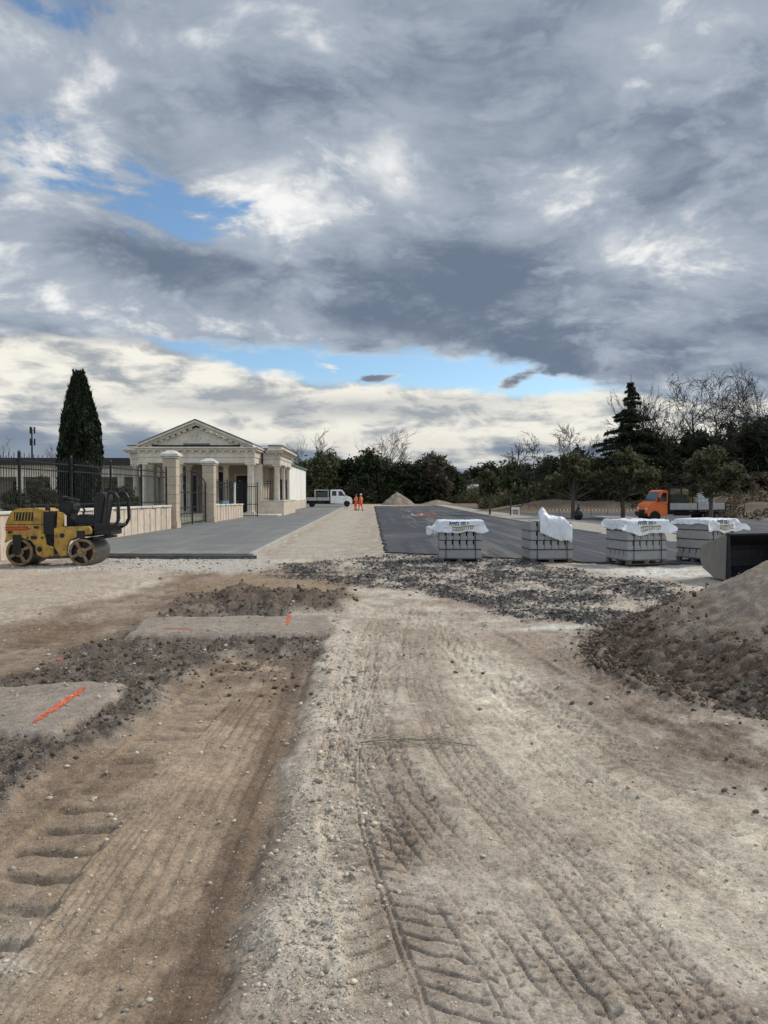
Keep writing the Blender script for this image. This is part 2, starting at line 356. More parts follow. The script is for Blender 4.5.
def make_ground():
    ys = np.concatenate([np.linspace(-40, 0.2, 18), 1 / np.linspace(1 / 0.5, 1 / 2.2, 40)[1:], 1 / np.linspace(1 / 2.2, 1 / 26., 540)[1:], np.geomspace(26.3, 125, 150), np.geomspace(128, 3000, 40)])
    u = np.linspace(-1.45, 1.45, 1250); u = u * .5 + (u ** 3) * .42
    Y, U = np.meshgrid(ys, u, indexing='ij'); X = U * (np.maximum(Y, 0) + 2.6) * 1.0
    X = X * np.where(Y < 0, 1 + (-Y) * .5, 1)
    h, z, w1, w2, w3, press, loose, toe, cl, fine = terrain(X, Y)
    def L(*c): return np.array([((v / 255) ** 2.2) for v in c])
    tan = L(178, 166, 151); dusty = L(198, 186, 167); brown = L(152, 136, 120); dkb = L(106, 92, 80); trench = L(156, 138, 117); floorD = L(116, 99, 83); dark = L(92, 83, 75); blk = L(82, 81, 80); pale = L(200, 187, 168)
    C = np.empty(X.shape + (3,)); C[:] = tan
    def mx(m, c):
        m = np.clip(m, 0, 1)[..., None]; C[:] = C * (1 - m) + c * m
    p1 = fbm(X, Y, .8, 5, .6); p2 = fbm(X + 9, Y, .33, 4); p3 = fbm(X, Y + 50, 3., 4, .6)
    mx(sst(p1, -.05, .45) * .85, brown * .93); mx(sst(-p1, .0, .6) * .6, dusty); mx(sst(p2, .1, .6) * .5, brown); mx(sst(p3, .2, .8) * .4, dkb * 1.1)
    mx(press * .35, brown * .92); mx(press * sst(-X, -.55, -.2) * sst(X, -.35, -.2) * sst(-Y, -5.5, -4.) * .8, L(132, 116, 100))
    mx(z['rightbrown'] * (.7 + .6 * p3), dkb * 1.05)
    dust = np.exp(-(((X - 1.2 + (Y - 7) * .02) / .55) ** 2 + ((Y - 7.0) / 2.5) ** 2)) + np.exp(-(((X - 2.0) / .6) ** 2 + ((Y - 3.6) / 1.) ** 2)); mx(dust * (.75 + .6 * p3), dusty * 1.08)
    mx(z['edge'] * (.55 + p3 * .6), pale * .93)
    mx(sst(-X, 4.2, 6) * sst(-Y, -20, -17) * .7, L(168, 154, 136))
    mx(z['brownL'] * (.85 + .4 * p1), L(118, 101, 85))
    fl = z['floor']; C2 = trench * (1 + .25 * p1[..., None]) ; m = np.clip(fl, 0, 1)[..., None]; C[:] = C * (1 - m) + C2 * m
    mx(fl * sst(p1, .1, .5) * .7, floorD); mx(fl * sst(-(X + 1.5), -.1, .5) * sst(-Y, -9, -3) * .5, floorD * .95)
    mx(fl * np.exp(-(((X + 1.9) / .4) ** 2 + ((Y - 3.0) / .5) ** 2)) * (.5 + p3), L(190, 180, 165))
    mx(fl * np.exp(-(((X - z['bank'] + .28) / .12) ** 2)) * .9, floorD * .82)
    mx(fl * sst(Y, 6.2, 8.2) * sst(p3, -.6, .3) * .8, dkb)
    mx(loose * (.95 + .3 * p3), dark * .9); mx(loose * sst(p3, .1, .6) * .6, dkb * .75)
    for k in ('pad1', 'pad2'): mx(z[k] * .95, L(142, 132, 120)); mx(z[k] * sst(p3, .0, .6) * .35, brown)
    mx(z['brown2'] * .9, L(138, 118, 96)); mx(z['heap'] * .95, dkb * .78)
    mx(z['white'] * .75, L(186, 180, 170))
    mx(z['rubble'] * (.72 + 1.2 * p3 + .5 * p1), blk * .58); mx(z['rubble'] * sst(-p1, .15, .6) * .5, tan)
    mx(z['powder'] * (.9 + p3), L(205, 205, 195))
    mx(toe * (.95 + .5 * p3), dkb * .8)
    strip = (sst(X, -3.4, -3.2) * sst(-X, -.6, -.4) * sst(Y, 21, 22.5)); mx(strip * .8, L(158, 149, 135)); mx(strip * sst(p1, 0, .4) * .6, L(178, 170, 156)); mx(strip * sst(np.abs(X + 1.9), .7, 1.3) * sst(p3, -.4, .2) * .35, L(128, 112, 96))
    isl = sst(Y, 96, 106) * sst(X, -3, 0); mx(isl * .8, L(170, 152, 130)); mx(sst(Y, 63, 67) * sst(X, 9, 12) * .9, L(132, 110, 90))
    mx(sst(-X, 11.6, 12) * sst(Y, 21, 24), L(150, 145, 120))
    mx(sst(Y, 66, 70) * sst(X, 0, 8) * sst(-Y, -115, -95), L(112, 97, 82)); mx(sst(X, 2, 12) * sst(Y, 64, 69), L(108, 94, 80)); mx(sst(X, 26, 30) * sst(Y, 38, 44), L(98, 86, 73)); mx(sst(Y, 125, 150), L(92, 92, 62))
    n0, n1 = X.shape
    idx = np.arange(n0 * n1).reshape(n0, n1)
    Fq = np.stack([idx[:-1, :-1], idx[:-1, 1:], idx[1:, 1:], idx[1:, :-1]], -1).reshape(-1, 4)
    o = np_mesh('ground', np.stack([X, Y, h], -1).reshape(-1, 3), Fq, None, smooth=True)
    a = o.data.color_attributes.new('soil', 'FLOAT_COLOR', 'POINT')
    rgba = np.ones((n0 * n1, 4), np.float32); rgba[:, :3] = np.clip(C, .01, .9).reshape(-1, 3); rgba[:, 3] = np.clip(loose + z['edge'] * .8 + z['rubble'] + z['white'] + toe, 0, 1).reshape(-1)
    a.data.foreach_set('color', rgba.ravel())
    tag(o, kind='structure')
    return o
def soil_material(name, use_attr=True, base=(.3, .25, .2), stone=1.0):
    m = bpy.data.materials.new(name); m.use_nodes = True; n = m.node_tree; b = n.nodes['Principled BSDF']
    b.inputs['Roughness'].default_value = .95; b.inputs['Specular IOR Level'].default_value = .12
    t = n.nodes.new('ShaderNodeTexCoord'); ob = E(n, t.outputs['Object'])
    if use_attr:
        at = n.nodes.new('ShaderNodeAttribute'); at.attribute_name = 'soil'; c = E(n, at.outputs['Color']); rub = E(n, at.outputs['Alpha'])
    else:
        c = mixc(n, 0.0, base, base); rub = None
    f1 = noise(n, ob, 9, 8, .68); f2 = noise(n, ob, 60, 6, .85); f3 = noise(n, ob, 2.2, 4, .6)
    k = (f1 - .5) * 1.25 + (f2 - .5) * 2.6 + (noise(n, ob, 18, 3, .6) - .5) * .35 + (f3 - .5) * .6 + 0.99
    c = mixc(n, 1.0, c, comb(n, k, k, k * 1.0), 'MULTIPLY')
    # embedded small stones
    h = f1 * .5 + f2 * .35
    for sc_, th, pc in ((26, .16, .55), (60, .22, .5), (130, .25, .45)):
        v = n.nodes.new('ShaderNodeTexVoronoi'); n.links.new(ob.s, v.inputs['Vector']); v.inputs['Scale'].default_value = sc_
        d = E(n, v.outputs['Distance']); cs = n.nodes.new('ShaderNodeSeparateColor'); n.links.new(v.outputs['Color'], cs.inputs[0])
        rnd = E(n, cs.outputs[0]); rb = E(n, cs.outputs[1])
        pres = rnd.ss(pc + .22, pc + .27)
        if rub is not None: pres = (rnd + rub * .45).ss(pc + .22, pc + .27)
        msk = pres * (d * -1.0).ss(-th - .12, -th)
        if rub is not None:
            msk = msk * (f3.ss(.35, .6) * .6 + .4)
        sc2 = rb * 1.5 + .55
        c = mixc(n, msk * .9, c, mixc(n, 1.0, mixc(n, .5, c, (.34, .32, .29)), comb(n, sc2, sc2, sc2), 'MULTIPLY'))
        h = h + msk * (18.0 / sc_) * stone
    n.links.new(c.s, b.inputs['Base Color'])
    bn = n.nodes.new('ShaderNodeBump'); bn.inputs['Strength'].default_value = 1.0; bn.inputs['Distance'].default_value = .022
    n.links.new(h.s, bn.inputs['Height']); n.links.new(bn.outputs[0], b.inputs['Normal'])
    return m
ground = make_ground(); ground.data.materials.append(soil_material('soil'))
# ------------------------------------------------------------------ mesh builder
class MB:
    def __init__(s): s.v = []; s.f = []
    def add(s, vs, fs, M=None):
        o = len(s.v); s.v += [tuple(M @ Vector(v)) if M else tuple(v) for v in vs]; s.f += [tuple(i + o for i in f) for f in fs]; return s
    def box(s, x0, x1, y0, y1, z0, z1, M=None):
        return s.add([(x0, y0, z0), (x1, y0, z0), (x1, y1, z0), (x0, y1, z0), (x0, y0, z1), (x1, y0, z1), (x1, y1, z1), (x0, y1, z1)],
                     [(3, 2, 1, 0), (4, 5, 6, 7), (0, 1, 5, 4), (1, 2, 6, 5), (2, 3, 7, 6), (3, 0, 4, 7)], M)
    def cb(s, cx, cy, z0, sx, sy, sz): return s.box(cx - sx / 2, cx + sx / 2, cy - sy / 2, cy + sy / 2, z0, z0 + sz)
    def prism(s, pts, a0, a1, axis='y', M=None):
        """closed outline pts in the plane across the axis, extruded a0..a1"""
        def q(p, a): return {'y': (p[0], a, p[1]), 'x': (a, p[0], p[1]), 'z': (p[0], p[1], a)}[axis]
        n = len(pts); return s.add([q(p, a0) for p in pts] + [q(p, a1) for p in pts],
            [tuple(range(n))[::-1], tuple(range(n, 2 * n))] + [(i, (i + 1) % n, n + (i + 1) % n, n + i) for i in range(n)], M)
    def tube(s, p0, p1, r0, r1=None, n=8, caps=True):
        r1 = r0 if r1 is None else r1; p0 = Vector(p0); p1 = Vector(p1); d = (p1 - p0)
        if d.length < 1e-6: return s
        q = d.to_track_quat('Z', 'Y'); vs = []
        for p, r in ((p0, r0), (p1, r1)):
            for k in range(n): a = 2 * math.pi * k / n; vs.append(p + q @ Vector((r * math.cos(a), r * math.sin(a), 0)))
        fs = [(k, (k + 1) % n, n + (k + 1) % n, n + k) for k in range(n)]
        if caps: fs += [tuple(range(n))[::-1], tuple(range(n, 2 * n))]
        return s.add(vs, fs)
    def pipe(s, pts, r, n=6):
        for a, b in zip(pts[:-1], pts[1:]): s.tube(a, b, r, r, n)
        return s
    def lathe(s, prof, c=(0, 0, 0), n=20, axis='z', caps=True):
        vs = []
        for r, z in prof:
            for k in range(n):
                a = 2 * math.pi * k / n; p = (r * math.cos(a), r * math.sin(a), z)
                if axis == 'y': p = (p[0], p[2], p[1])
                if axis == 'x': p = (p[2], p[0], p[1])
                vs.append((p[0] + c[0], p[1] + c[1], p[2] + c[2]))
        fs = [(i * n + k, i * n + (k + 1) % n, (i + 1) * n + (k + 1) % n, (i + 1) * n + k) for i in range(len(prof) - 1) for k in range(n)]
        if caps: fs += [tuple(range(n))[::-1], tuple(range((len(prof) - 1) * n, len(prof) * n))]
        return s.add(vs, fs)
    def build(s, name, m, parent=None, bevel=0, smooth=False, loc=None, autos=False):
        me = bpy.data.meshes.new(name); me.from_pydata(s.v, [], s.f)
        bm = bmesh.new(); bm.from_mesh(me); bmesh.ops.recalc_face_normals(bm, faces=bm.faces)
        if bevel: bmesh.ops.bevel(bm, geom=[e for e in bm.edges if e.is_manifold and e.calc_face_angle(0) > .5], offset=bevel, segments=1 if bevel < .03 else 2, affect='EDGES', clamp_overlap=True)
        bm.to_mesh(me); bm.free()
        if smooth:
            me.polygons.foreach_set('use_smooth', [True] * len(me.polygons))
            try: me.set_sharp_from_angle(angle=R(38))
            except Exception: pass
        me.materials.append(m)
        o = bpy.data.objects.new(name, me); COL.objects.link(o); o.parent = parent
        if loc: o.location = loc
        return o
# ------------------------------------------------------------------ palette
stone = mat('pale_stone', (.60, .54, .45), .85, .12, 1.5, .25, 14, dirt=(.22, .19, .15), dscale=1.2, streak=(1, 1, .25), damt=.5)
stone_w = mat('travertine', (.56, .48, .39), .8, .15, 3, .25, 20, dirt=(.27, .21, .17), dscale=.8, streak=(1, 1, .2), damt=.55)
stone_p = mat('pillar_stone', (.50, .415, .31), .85, .14, 3, .4, 18, dirt=(.25, .19, .12), dscale=1.5, damt=.5)
stone_cap = mat('cap_stone', (.62, .59, .52), .85, .12, 3, .3, 18, dirt=(.20, .19, .16), dscale=2, damt=.5)
render_w = mat('white_render', (.76, .75, .70), .9, .05, .8, .1, 30, dirt=(.42, .41, .38), dscale=.5, streak=(1, 1, .3), damt=.4)
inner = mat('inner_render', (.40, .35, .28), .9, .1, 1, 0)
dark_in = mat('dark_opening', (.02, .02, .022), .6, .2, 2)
roofm = mat('roof_slab', (.14, .15, .155), .8, .15, 1.2, .2, 8)
roofb = mat('brown_roof', (.040, .034, .032), .8, .15, 1.2, .2, 8)
iron = mat('black_iron', (.022, .022, .024), .5, .2, 9, metal=.3)
asphR = None
# ------------------------------------------------------------------ paved surfaces
def asphalt_mat(name, c0, c1, dust, streaks):
    m = bpy.data.materials.new(name); m.use_nodes = True; n = m.node_tree; b = n.nodes['Principled BSDF']
    b.inputs['Roughness'].default_value = .82; b.inputs['Specular IOR Level'].default_value = .25
    t = n.nodes.new('ShaderNodeTexCoord'); ob = E(n, t.outputs['Object'])
    sp_ = n.nodes.new('ShaderNodeSeparateXYZ'); n.links.new(ob.s, sp_.inputs[0]); X, Y = E(n, sp_.outputs[0]), E(n, sp_.outputs[1])
    f = noise(n, ob, .45, 5, .6); g = noise(n, ob, 45, 4, .7); s_ = noise(n, comb(n, X * 1.4, Y * .06, 2.), 1.6, 5, .6, .4)
    c = mixc(n, f.ss(.3, .7), c0, c1)
    if streaks:
        c = mixc(n, (s_.ss(.48, .62)) * (X.ss(1.2, 4.5) * .9 + .15) * streaks, c, dust)
        c = mixc(n, X.ss(3.8, 4.3) * .55, c, tuple(v * 1.1 for v in c1))
        d2 = noise(n, ob, .25, 6, .65, .6); c = mixc(n, d2.ss(.52, .72) * .6 * streaks, c, dust)
    else:
        c = mixc(n, s_.ss(.5, .7) * .45, c, dust); d2 = noise(n, ob, .8, 7, .7, .6); c = mixc(n, d2.ss(.52, .75) * .55, c, dust); c = mixc(n, ((X + 7.1)._m('ABSOLUTE').ss(.03, .01)) * .6, c, tuple(v * .5 for v in c0)); c = mixc(n, (X.ss(-4.6, -3.5) * d2.ss(.4, .6)) * .7, c, dust); c = mixc(n, (Y.ss(25, 21.5) * d2.ss(.38, .6)) * .7, c, dust)
    k = g * .8 + .6; c = mixc(n, 1.0, c, comb(n, k, k, k), 'MULTIPLY')
    n.links.new(c.s, b.inputs['Base Color'])
    bn = n.nodes.new('ShaderNodeBump'); bn.inputs['Strength'].default_value = .6; bn.inputs['Distance'].default_value = .006
    n.links.new(g.s, bn.inputs['Height']); n.links.new(bn.outputs[0], b.inputs['Normal'])
    return m
asph_new = asphalt_mat('fresh_asphalt', (.034, .038, .047), (.050, .054, .064), (.17, .155, .13), 1.0)
asph_slab = asphalt_mat('grey_asphalt', (.14, .143, .138), (.175, .178, .168), (.25, .24, .21), 0)
def wob_outline(pts, step=.35, amp=.05, seed=1):
    rnd = random.Random(seed); o = []
    for (x0, y0), (x1, y1) in zip(pts, pts[1:] + pts[:1]):
        n = max(1, int(math.hypot(x1 - x0, y1 - y0) / step)) if min(y0, y1) < 30 else 1
        for i in range(n):
            t = i / n; o.append((x0 + (x1 - x0) * t + rnd.uniform(-amp, amp), y0 + (y1 - y0) * t + rnd.uniform(-amp, amp)))
    return o
tag(MB().prism(wob_outline(PARK, .22, .11), -.02, .055, 'z').build('car_park_asphalt', asph_new), kind='structure')
tag(MB().prism([(-11, 21.7), (-3.55, 21.4), (-3.55, 118), (-11, 118)], -.05, .15, 'z').build('pavement_asphalt', asph_slab), kind='structure')
tag(MB().prism([(-11, 21.55), (-3.3, 21.25), (-3.3, 21.398), (-11, 21.698)], -.05, .10, 'z').build('pavement_edge', mat('raw_concrete', (.10, .095, .09), .95, .3, 4, .4)), kind='structure')
kb = MB()
for i in range(96): kb.box(-3.548, -3.40, 21.4 + i, 22.388 + i, -.05, .162)
tag(kb.build('kerb', mat('pale_kerb', (.36, .345, .31), .85, .15, 2, .2), bevel=.008), kind='structure')
# planting strip between the bays and the lane beyond it
gravelm = soil_material('strip_gravel', False, (.34, .31, .27))
st = [(9.6, 118), (9.4, 60), (9.6, 48), (10.3, 33), (11.2, 27.5), (12.6, 27), (13.6, 33), (13.4, 45), (12.2, 60), (11.5, 118)]
tag(MB().prism(wob_outline(st, .5, .08, 3), .02, .085, 'z').build('gravel_verge', gravelm), kind='structure')
kb = MB()
for a, b_ in ((st[0], st[1]), (st[1], st[2]), (st[2], st[3]), (st[5], st[6]), (st[6], st[7]), (st[7], st[8])):
    d = Vector((b_[0] - a[0], b_[1] - a[1])); L_ = d.length; u = d / L_; nn = Vector((-u.y, u.x)) * .06
    kb.prism([(a[0] + nn.x, a[1] + nn.y), (b_[0] + nn.x, b_[1] + nn.y), (b_[0] - nn.x, b_[1] - nn.y), (a[0] - nn.x, a[1] - nn.y)], .02, .14, 'z')
tag(kb.build('verge_kerb', mat('pale_kerb_b', (.40, .38, .34), .85, .15, 2, .2)), kind='structure')
tag(MB().prism([(17.0, 50.5), (19.4, 50.8), (19.8, 57), (17.2, 57.5)], .02, .10, 'z').build('gravel_island', gravelm), kind='structure')
tag(MB().prism([(18.6, 41.8), (21.4, 42.0), (21.5, 44.3), (18.7, 44.2)], .02, .10, 'z').build('gravel_bed', gravelm), kind='structure')
# ------------------------------------------------------------------ cemetery wall, pillars, fence, gates
def wallx(y): return -10.55 + (y - 20) * .034
def stone_wall(ya, yb, za, zb, label, extra=0):
    t = empty('stone_wall', (wallx((ya + yb) / 2), (ya + yb) / 2, 0), 0, label, 'wall', 'low stone walls of the cemetery')
    oy = (ya + yb) / 2; ox = wallx(oy)
    b = MB(); n = max(1, round((yb - ya) / .78)); L_ = (yb - ya) / n
    for i in range(n):
        y0 = ya + i * L_; y1 = y0 + L_ - .004; z = za + (zb - za) * (i + .5) / n
        x = wallx((y0 + y1) / 2) - ox; b.box(x - .16, x + .16, y0 - oy, y1 - oy, 0, z)
    b.build('wall_panel', stone_w, t)
    b = MB(); n = max(1, round((yb - ya) / 1.5)); L_ = (yb - ya) / n
    for i in range(n):
        y0 = ya + i * L_; y1 = y0 + L_ - .008; z = za + (zb - za) * (i + .5) / n
        x = wallx((y0 + y1) / 2) - ox; b.box(x - .22, x + .22, y0 - oy, y1 - oy, z + .003, z + .085)
    b.build('coping', stone_cap, t, bevel=.008)
    return t
stone_wall(14.5, 36.55, 1.32, 1.22, 'long low travertine wall with pale coping behind the yellow roller')
stone_wall(45.2, 53.6, 1.12, 1.04, 'short low travertine wall right of the two gate pillars')
def fence(y0, y1, zt0, zt1, n, label, ztop0, ztop1):
    oy = (y0 + y1) / 2; ox = wallx(oy); t = empty('iron_fence', (ox, oy, 1.2), 0, label, 'fence', 'black iron fences on the stone walls')
    L_ = (y1 - y0) / n
    def zb(y): return zt0 + (zt1 - zt0) * (y - y0) / (y1 - y0) - 1.2
    def zt(y): return ztop0 + (ztop1 - ztop0) * (y - y0) / (y1 - y0) - 1.2
    for i in range(n + 1):
        y = y0 + i * L_; x = wallx(y) - ox
        p = MB(); p.box(x - .035, x + .035, y - oy - .035, y - oy + .035, zb(y), zt(y) + .06); p.lathe([(.05, zt(y) + .06), (.02, zt(y) + .10), (.004, zt(y) + .13)], (x, y - oy, 0), 6); p.build('post', iron, t)
    for i in range(n):
        ya = y0 + i * L_ + .04; yb = y0 + (i + 1) * L_ - .04; ym = (ya + yb) / 2; x = wallx(ym) - ox; b = MB(); k = int((yb - ya) / .15)
        for j in range(1, k):
            y = ya + (yb - ya) * j / k; b.box(x - .008, x + .008, y - oy - .008, y - oy + .008, zb(y) + .06, zt(y) + (.03 if j % 2 else -.08))
        for dz0 in (.14,): b.box(x - .016, x + .016, ya - oy, yb - oy, zb(ym) + dz0, zb(ym) + dz0 + .045)
        b.box(x - .016, x + .016, ya - oy, yb - oy, zt(ym) - .22, zt(ym) - .175)
        b.box(x - .016, x + .016, ya - oy, yb - oy, zt(ym) - .46, zt(ym) - .42)
        b.build('fence_panel', iron, t)
fence(15.2, 36.3, 1.40, 1.31, 6, 'long black iron picket fence on the wall behind the roller', 3.05, 3.1)
fence(45.4, 53.2, 1.20, 1.12, 2, 'short black iron fence between the gate pillar and the portico', 2.75, 2.7)
def pillar(y, h, s, label):
    t = empty('gate_pillar', (wallx(y), y, .15), 0, label, 'gate pillar', 'stone gate pillars')
    b = MB(); n = 7; hh = (h - .55) / n
    b.cb(0, 0, 0, s + .1, s + .1, .35)
    for i in range(n): b.cb(0, 0, .353 + i * hh * .93, s, s, hh * .93 - .014)
    for i in range(1, n): b.cb(0, 0, .353 + i * hh * .93 - .014, s - .03, s - .03, .014)
    b.build('shaft', stone_p, t, bevel=.012)
    z = .353 + n * hh * .93
    b = MB(); b.cb(0, 0, z, s + .12, s + .12, .09); b.cb(0, 0, z + .093, s + .26, s + .26, .13)
    q = (s + .22) / 2; b.add([(-q, -q, z + .226), (q, -q, z + .226), (q, q, z + .226), (-q, q, z + .226), (-.16, -.16, z + .40), (.16, -.16, z + .40), (.16, .16, z + .40), (-.16, .16, z + .40)],
        [(3, 2, 1, 0), (4, 5, 6, 7), (0, 1, 5, 4), (1, 2, 6, 5), (2, 3, 7, 6), (3, 0, 4, 7)])
    b.build('pillar_cap', stone_cap, t, bevel=.015)
    return t
pillar(37.1, 3.9, .66, 'nearer and larger square stone gate pillar with a pointed cap')
pillar(44.6, 3.85, .68, 'farther square stone gate pillar right of the iron gate')
def gate(y0, y1, label):
    ym = (y0 + y1) / 2; ox = wallx(ym); t = empty('iron_gate', (ox, ym, .15), 0, label, 'gate')
    for s_ in (-1, 1):
        g = MB(); a = .05 if s_ > 0 else -(y1 - y0) / 2 + .05; b_ = (y1 - y0) / 2 - .05 if s_ > 0 else -.05
        def top(y): return 2.35 + .65 * (1 - (abs(y) / ((y1 - y0) / 2)) ** 2)
        for yy in (a, b_): g.box(-.03, .03, yy - .03, yy + .03, .05, top(yy))
        k = int((b_ - a) / .30)
        for j in range(1, k): yy = a + (b_ - a) * j / k; g.box(-.011, .011, yy - .011, yy + .011, .12, top(yy) - .02)
        for z in (.1, .62, .95, 1.75): g.box(-.02, .02, a, b_, z, z + .05)
        pts = [(0, a + (b_ - a) * i / 8, top(a + (b_ - a) * i / 8)) for i in range(9)]; g.pipe(pts, .025, 6)
        # scroll rings near the top
        for cy_ in ((a + b_) / 2,):
            g.pipe([(0, cy_ + .22 * math.cos(q * .5236), 2.08 + .22 * math.sin(q * .5236)) for q in range(13)], .014, 5)
        g.build('gate_leaf', iron, t)
    MB().box(-.03, .03, -.07, .07, 1.0, 1.18).build('lock', iron, t, bevel=.01)
gate(37.52, 44.2, 'tall double iron gate with arched top hung between the stone pillars')
t = empty('open_gate', (wallx(54.4), 54.0, .15), R(-62), 'narrow open black iron gate leaf at the end of the short wall', 'gate')
g = MB()
for yy in (0, 1.15): g.box(-.03, .03, yy - .03, yy + .03, 0, 2.7 if yy == 0 else 2.55)
for j in range(1, 8): g.box(-.011, .011, j * .143 - .011, j * .143 + .011, .1, 2.5)
for z in (.1, .9, 2.2): g.box(-.02, .02, 0, 1.15, z, z + .05)
g.build('gate_leaf', iron, t)
t = empty('white_post', (wallx(51.5), 51.5, 1.1), 0, 'slim white post standing on the short wall near the open gate', 'post')
MB().cb(0, 0, .03, .14, .14, 1.45).cb(0, 0, 1.48, .18, .18, .04).build('post_shaft', render_w, t, bevel=.01)
# ------------------------------------------------------------------ the temple-like building
PX, PY, WX, WY = -13.3, 57.0, -13.35, 60.0
T = empty('chapel_building', (PX, PY, .1), 0, 'pale stone cemetery chapel with columned portico, triangular pediment and long white side block', 'building')
def L3(x, y, z): return (x - PX, y - PY, z - .1)
class LB(MB):
    def w(s, x0, x1, y0, y1, z0, z1): return s.box(x0 - PX, x1 - PX, y0 - PY, y1 - PY, z0 - .1, z1 - .1)
def column(x, y, z0, z1, r=.25, m=stone):
    b = MB(); h = z1 - z0
    b.cb(0, 0, 0, r * 2.5, r * 2.5, .14); b.lathe([(r * 1.18, .14), (r * 1.2, .2), (r * 1.02, .26), (r, .3), (r * .99, h * .4), (r * .86, h - .32), (r * .98, h - .27), (r * .9, h - .24), (r * 1.2, h - .12)], (0, 0, 0), 20)
    b.cb(0, 0, h - .12, r * 2.6, r * 2.6, .115)
    b.build('column', m, T, smooth=True, loc=L3(x, y, z0))
LB().w(-19.6, -7.0, 55.9, 68.5, .0, .28).build('base_steps', stone, T, bevel=.01)
for k in (-4.05, -1.35, 1.35, 4.05): column(PX + k, PY, .28, 4.2, .27)
for k in (-1.5, 1.5): column(PX + k, PY + 3.4, .28, 4.2, .25)
for (x, y) in ((-19.0, 60.2), (-7.65, 60.2), (-7.65, 64.0), (-7.65, 67.6), (-16.9, 60.4), (-19.0, 64)): column(x, y, .28, 4.2, .25)
# pilasters where portico meets wings
for x0 in (-9.35, -17.9): LB().w(x0, x0 + .6, 59.2, 60.1, .28, 4.2).build('pilaster', stone, T, bevel=.015)
# cella walls and dark doorways
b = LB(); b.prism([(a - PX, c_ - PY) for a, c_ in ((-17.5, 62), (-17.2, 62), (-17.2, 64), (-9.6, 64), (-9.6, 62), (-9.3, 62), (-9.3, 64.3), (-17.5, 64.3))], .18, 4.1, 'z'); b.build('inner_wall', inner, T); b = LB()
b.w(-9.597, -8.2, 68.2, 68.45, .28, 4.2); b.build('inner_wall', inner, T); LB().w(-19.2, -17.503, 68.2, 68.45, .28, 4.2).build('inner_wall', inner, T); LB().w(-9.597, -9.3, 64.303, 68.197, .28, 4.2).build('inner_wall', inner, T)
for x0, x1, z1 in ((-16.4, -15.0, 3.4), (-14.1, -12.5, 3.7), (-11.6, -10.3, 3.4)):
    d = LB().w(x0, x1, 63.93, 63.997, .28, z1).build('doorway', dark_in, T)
    fr = LB(); fr.w(x0 - .14, x0 - .003, 63.88, 63.995, .28, z1); fr.w(x1 + .003, x1 + .14, 63.88, 63.995, .28, z1); fr.w(x0 - .14, x1 + .14, 63.88, 63.995, z1 + .003, z1 + .16); fr.build('door_frame', stone, d)
# entablatures: portico and wings
b = LB(); b.w(-17.7, -8.9, 56.65, 60.9, 4.2, 4.62); b.w(-17.75, -8.85, 56.6, 60.95, 4.623, 5.12)
b.w(-19.35, -17.903, 59.85, 68.4, 4.2, 4.62); b.w(-19.4, -17.903, 59.8, 68.45, 4.623, 5.12); b.w(-8.697, -7.35, 59.85, 68.4, 4.2, 4.62); b.w(-8.697, -7.3, 59.8, 68.45, 4.623, 5.12)
b.w(-17.9, -8.7, 60.953, 68.4, 4.22, 5.1)
b.build('entablature', stone, T, bevel=.015)
b = LB()
b.w(-17.9, -8.65, 56.4, 60.9, 5.123, 5.27); b.w(-18.0, -8.55, 56.25, 60.9, 5.273, 5.40)
b.w(-19.65, -18.153, 59.5, 68.7, 5.123, 5.27); b.w(-19.85, -18.303, 59.35, 68.8, 5.273, 5.42); b.w(-8.447, -7.05, 59.5, 68.7, 5.123, 5.27); b.w(-8.297, -6.85, 59.35, 68.8, 5.273, 5.42)
b.build('cornice', stone, T, bevel=.02)
_sm = {}
def small_part(name, x0, x1, y0, y1, z0, z1):
    k = (name, round(x1 - x0, 2), round(y1 - y0, 2))
    if k not in _sm: o = MB().box(0, x1 - x0, 0, y1 - y0, 0, z1 - z0).build(name, stone, T, bevel=.01); _sm[k] = o.data
    else: o = bpy.data.objects.new(name, _sm[k]); COL.objects.link(o); o.parent = T
    o.location = L3(x0, y0, z0)
x = -17.7
while x < -8.95: small_part('dentil', x, x + .2, 56.42, 56.597, 4.97, 5.12); x += .58
y = 59.9
while y < 68.3: small_part('dentil', -7.297, -7.12, y, y + .2, 4.97, 5.12); y += .58
x = -8.3
while x < -7.4: small_part('dentil', x, x + .2, 59.62, 59.797, 4.97, 5.12); x += .58
for x0, x1 in ((-19.5, -18.31), (-8.29, -7.2)): LB().w(x0, x1, 59.7, 68.5, 5.423, 5.68).build('parapet', stone, T, bevel=.02)
b = LB(); b.w(-19.56, -18.31, 59.64, 68.56, 5.683, 5.76); b.w(-8.29, -7.14, 59.64, 68.56, 5.683, 5.76); b.w(-18.3, -8.3, 61.2, 68.5, 5.12, 5.6); b.build('flat_roof', roofm, T)
# pediment
hw = 4.22; ez = 5.58; ap = 7.35
ty = LB(); ty.prism([(-hw + .5, ez - .02 - .1), (hw - .5, ez - .02 - .1), (0, ap - .45 - .1)], 56.75 - PY, 61.0 - PY, 'y'); ped = ty.build('pediment', stone, T)
sl = (ap - ez) / hw
def rake(off, th, y0, y1, name, m, parent, dx=0, over=0):
    b = MB()
    for s_ in (-1, 1):
        b.prism([(0, ap + off - .1), (s_ * (hw + over), ez + off - .1 - over * sl), (s_ * (hw + over), ez + off - th - .1 - over * sl), (0, ap + off - th - .1)], y0 - PY, y1 - PY, 'y')
    return b.build(name, m, parent)
rake(-.10, .20, 56.45, 61.0, 'raking_cornice', stone, T)
rake(0.03, .127, 56.2, 61.0, 'raking_gutter', stone, T, over=.15)
rake(.17, .137, 56.3, 61.1, 'gable_roof', roofm, T, over=.10)
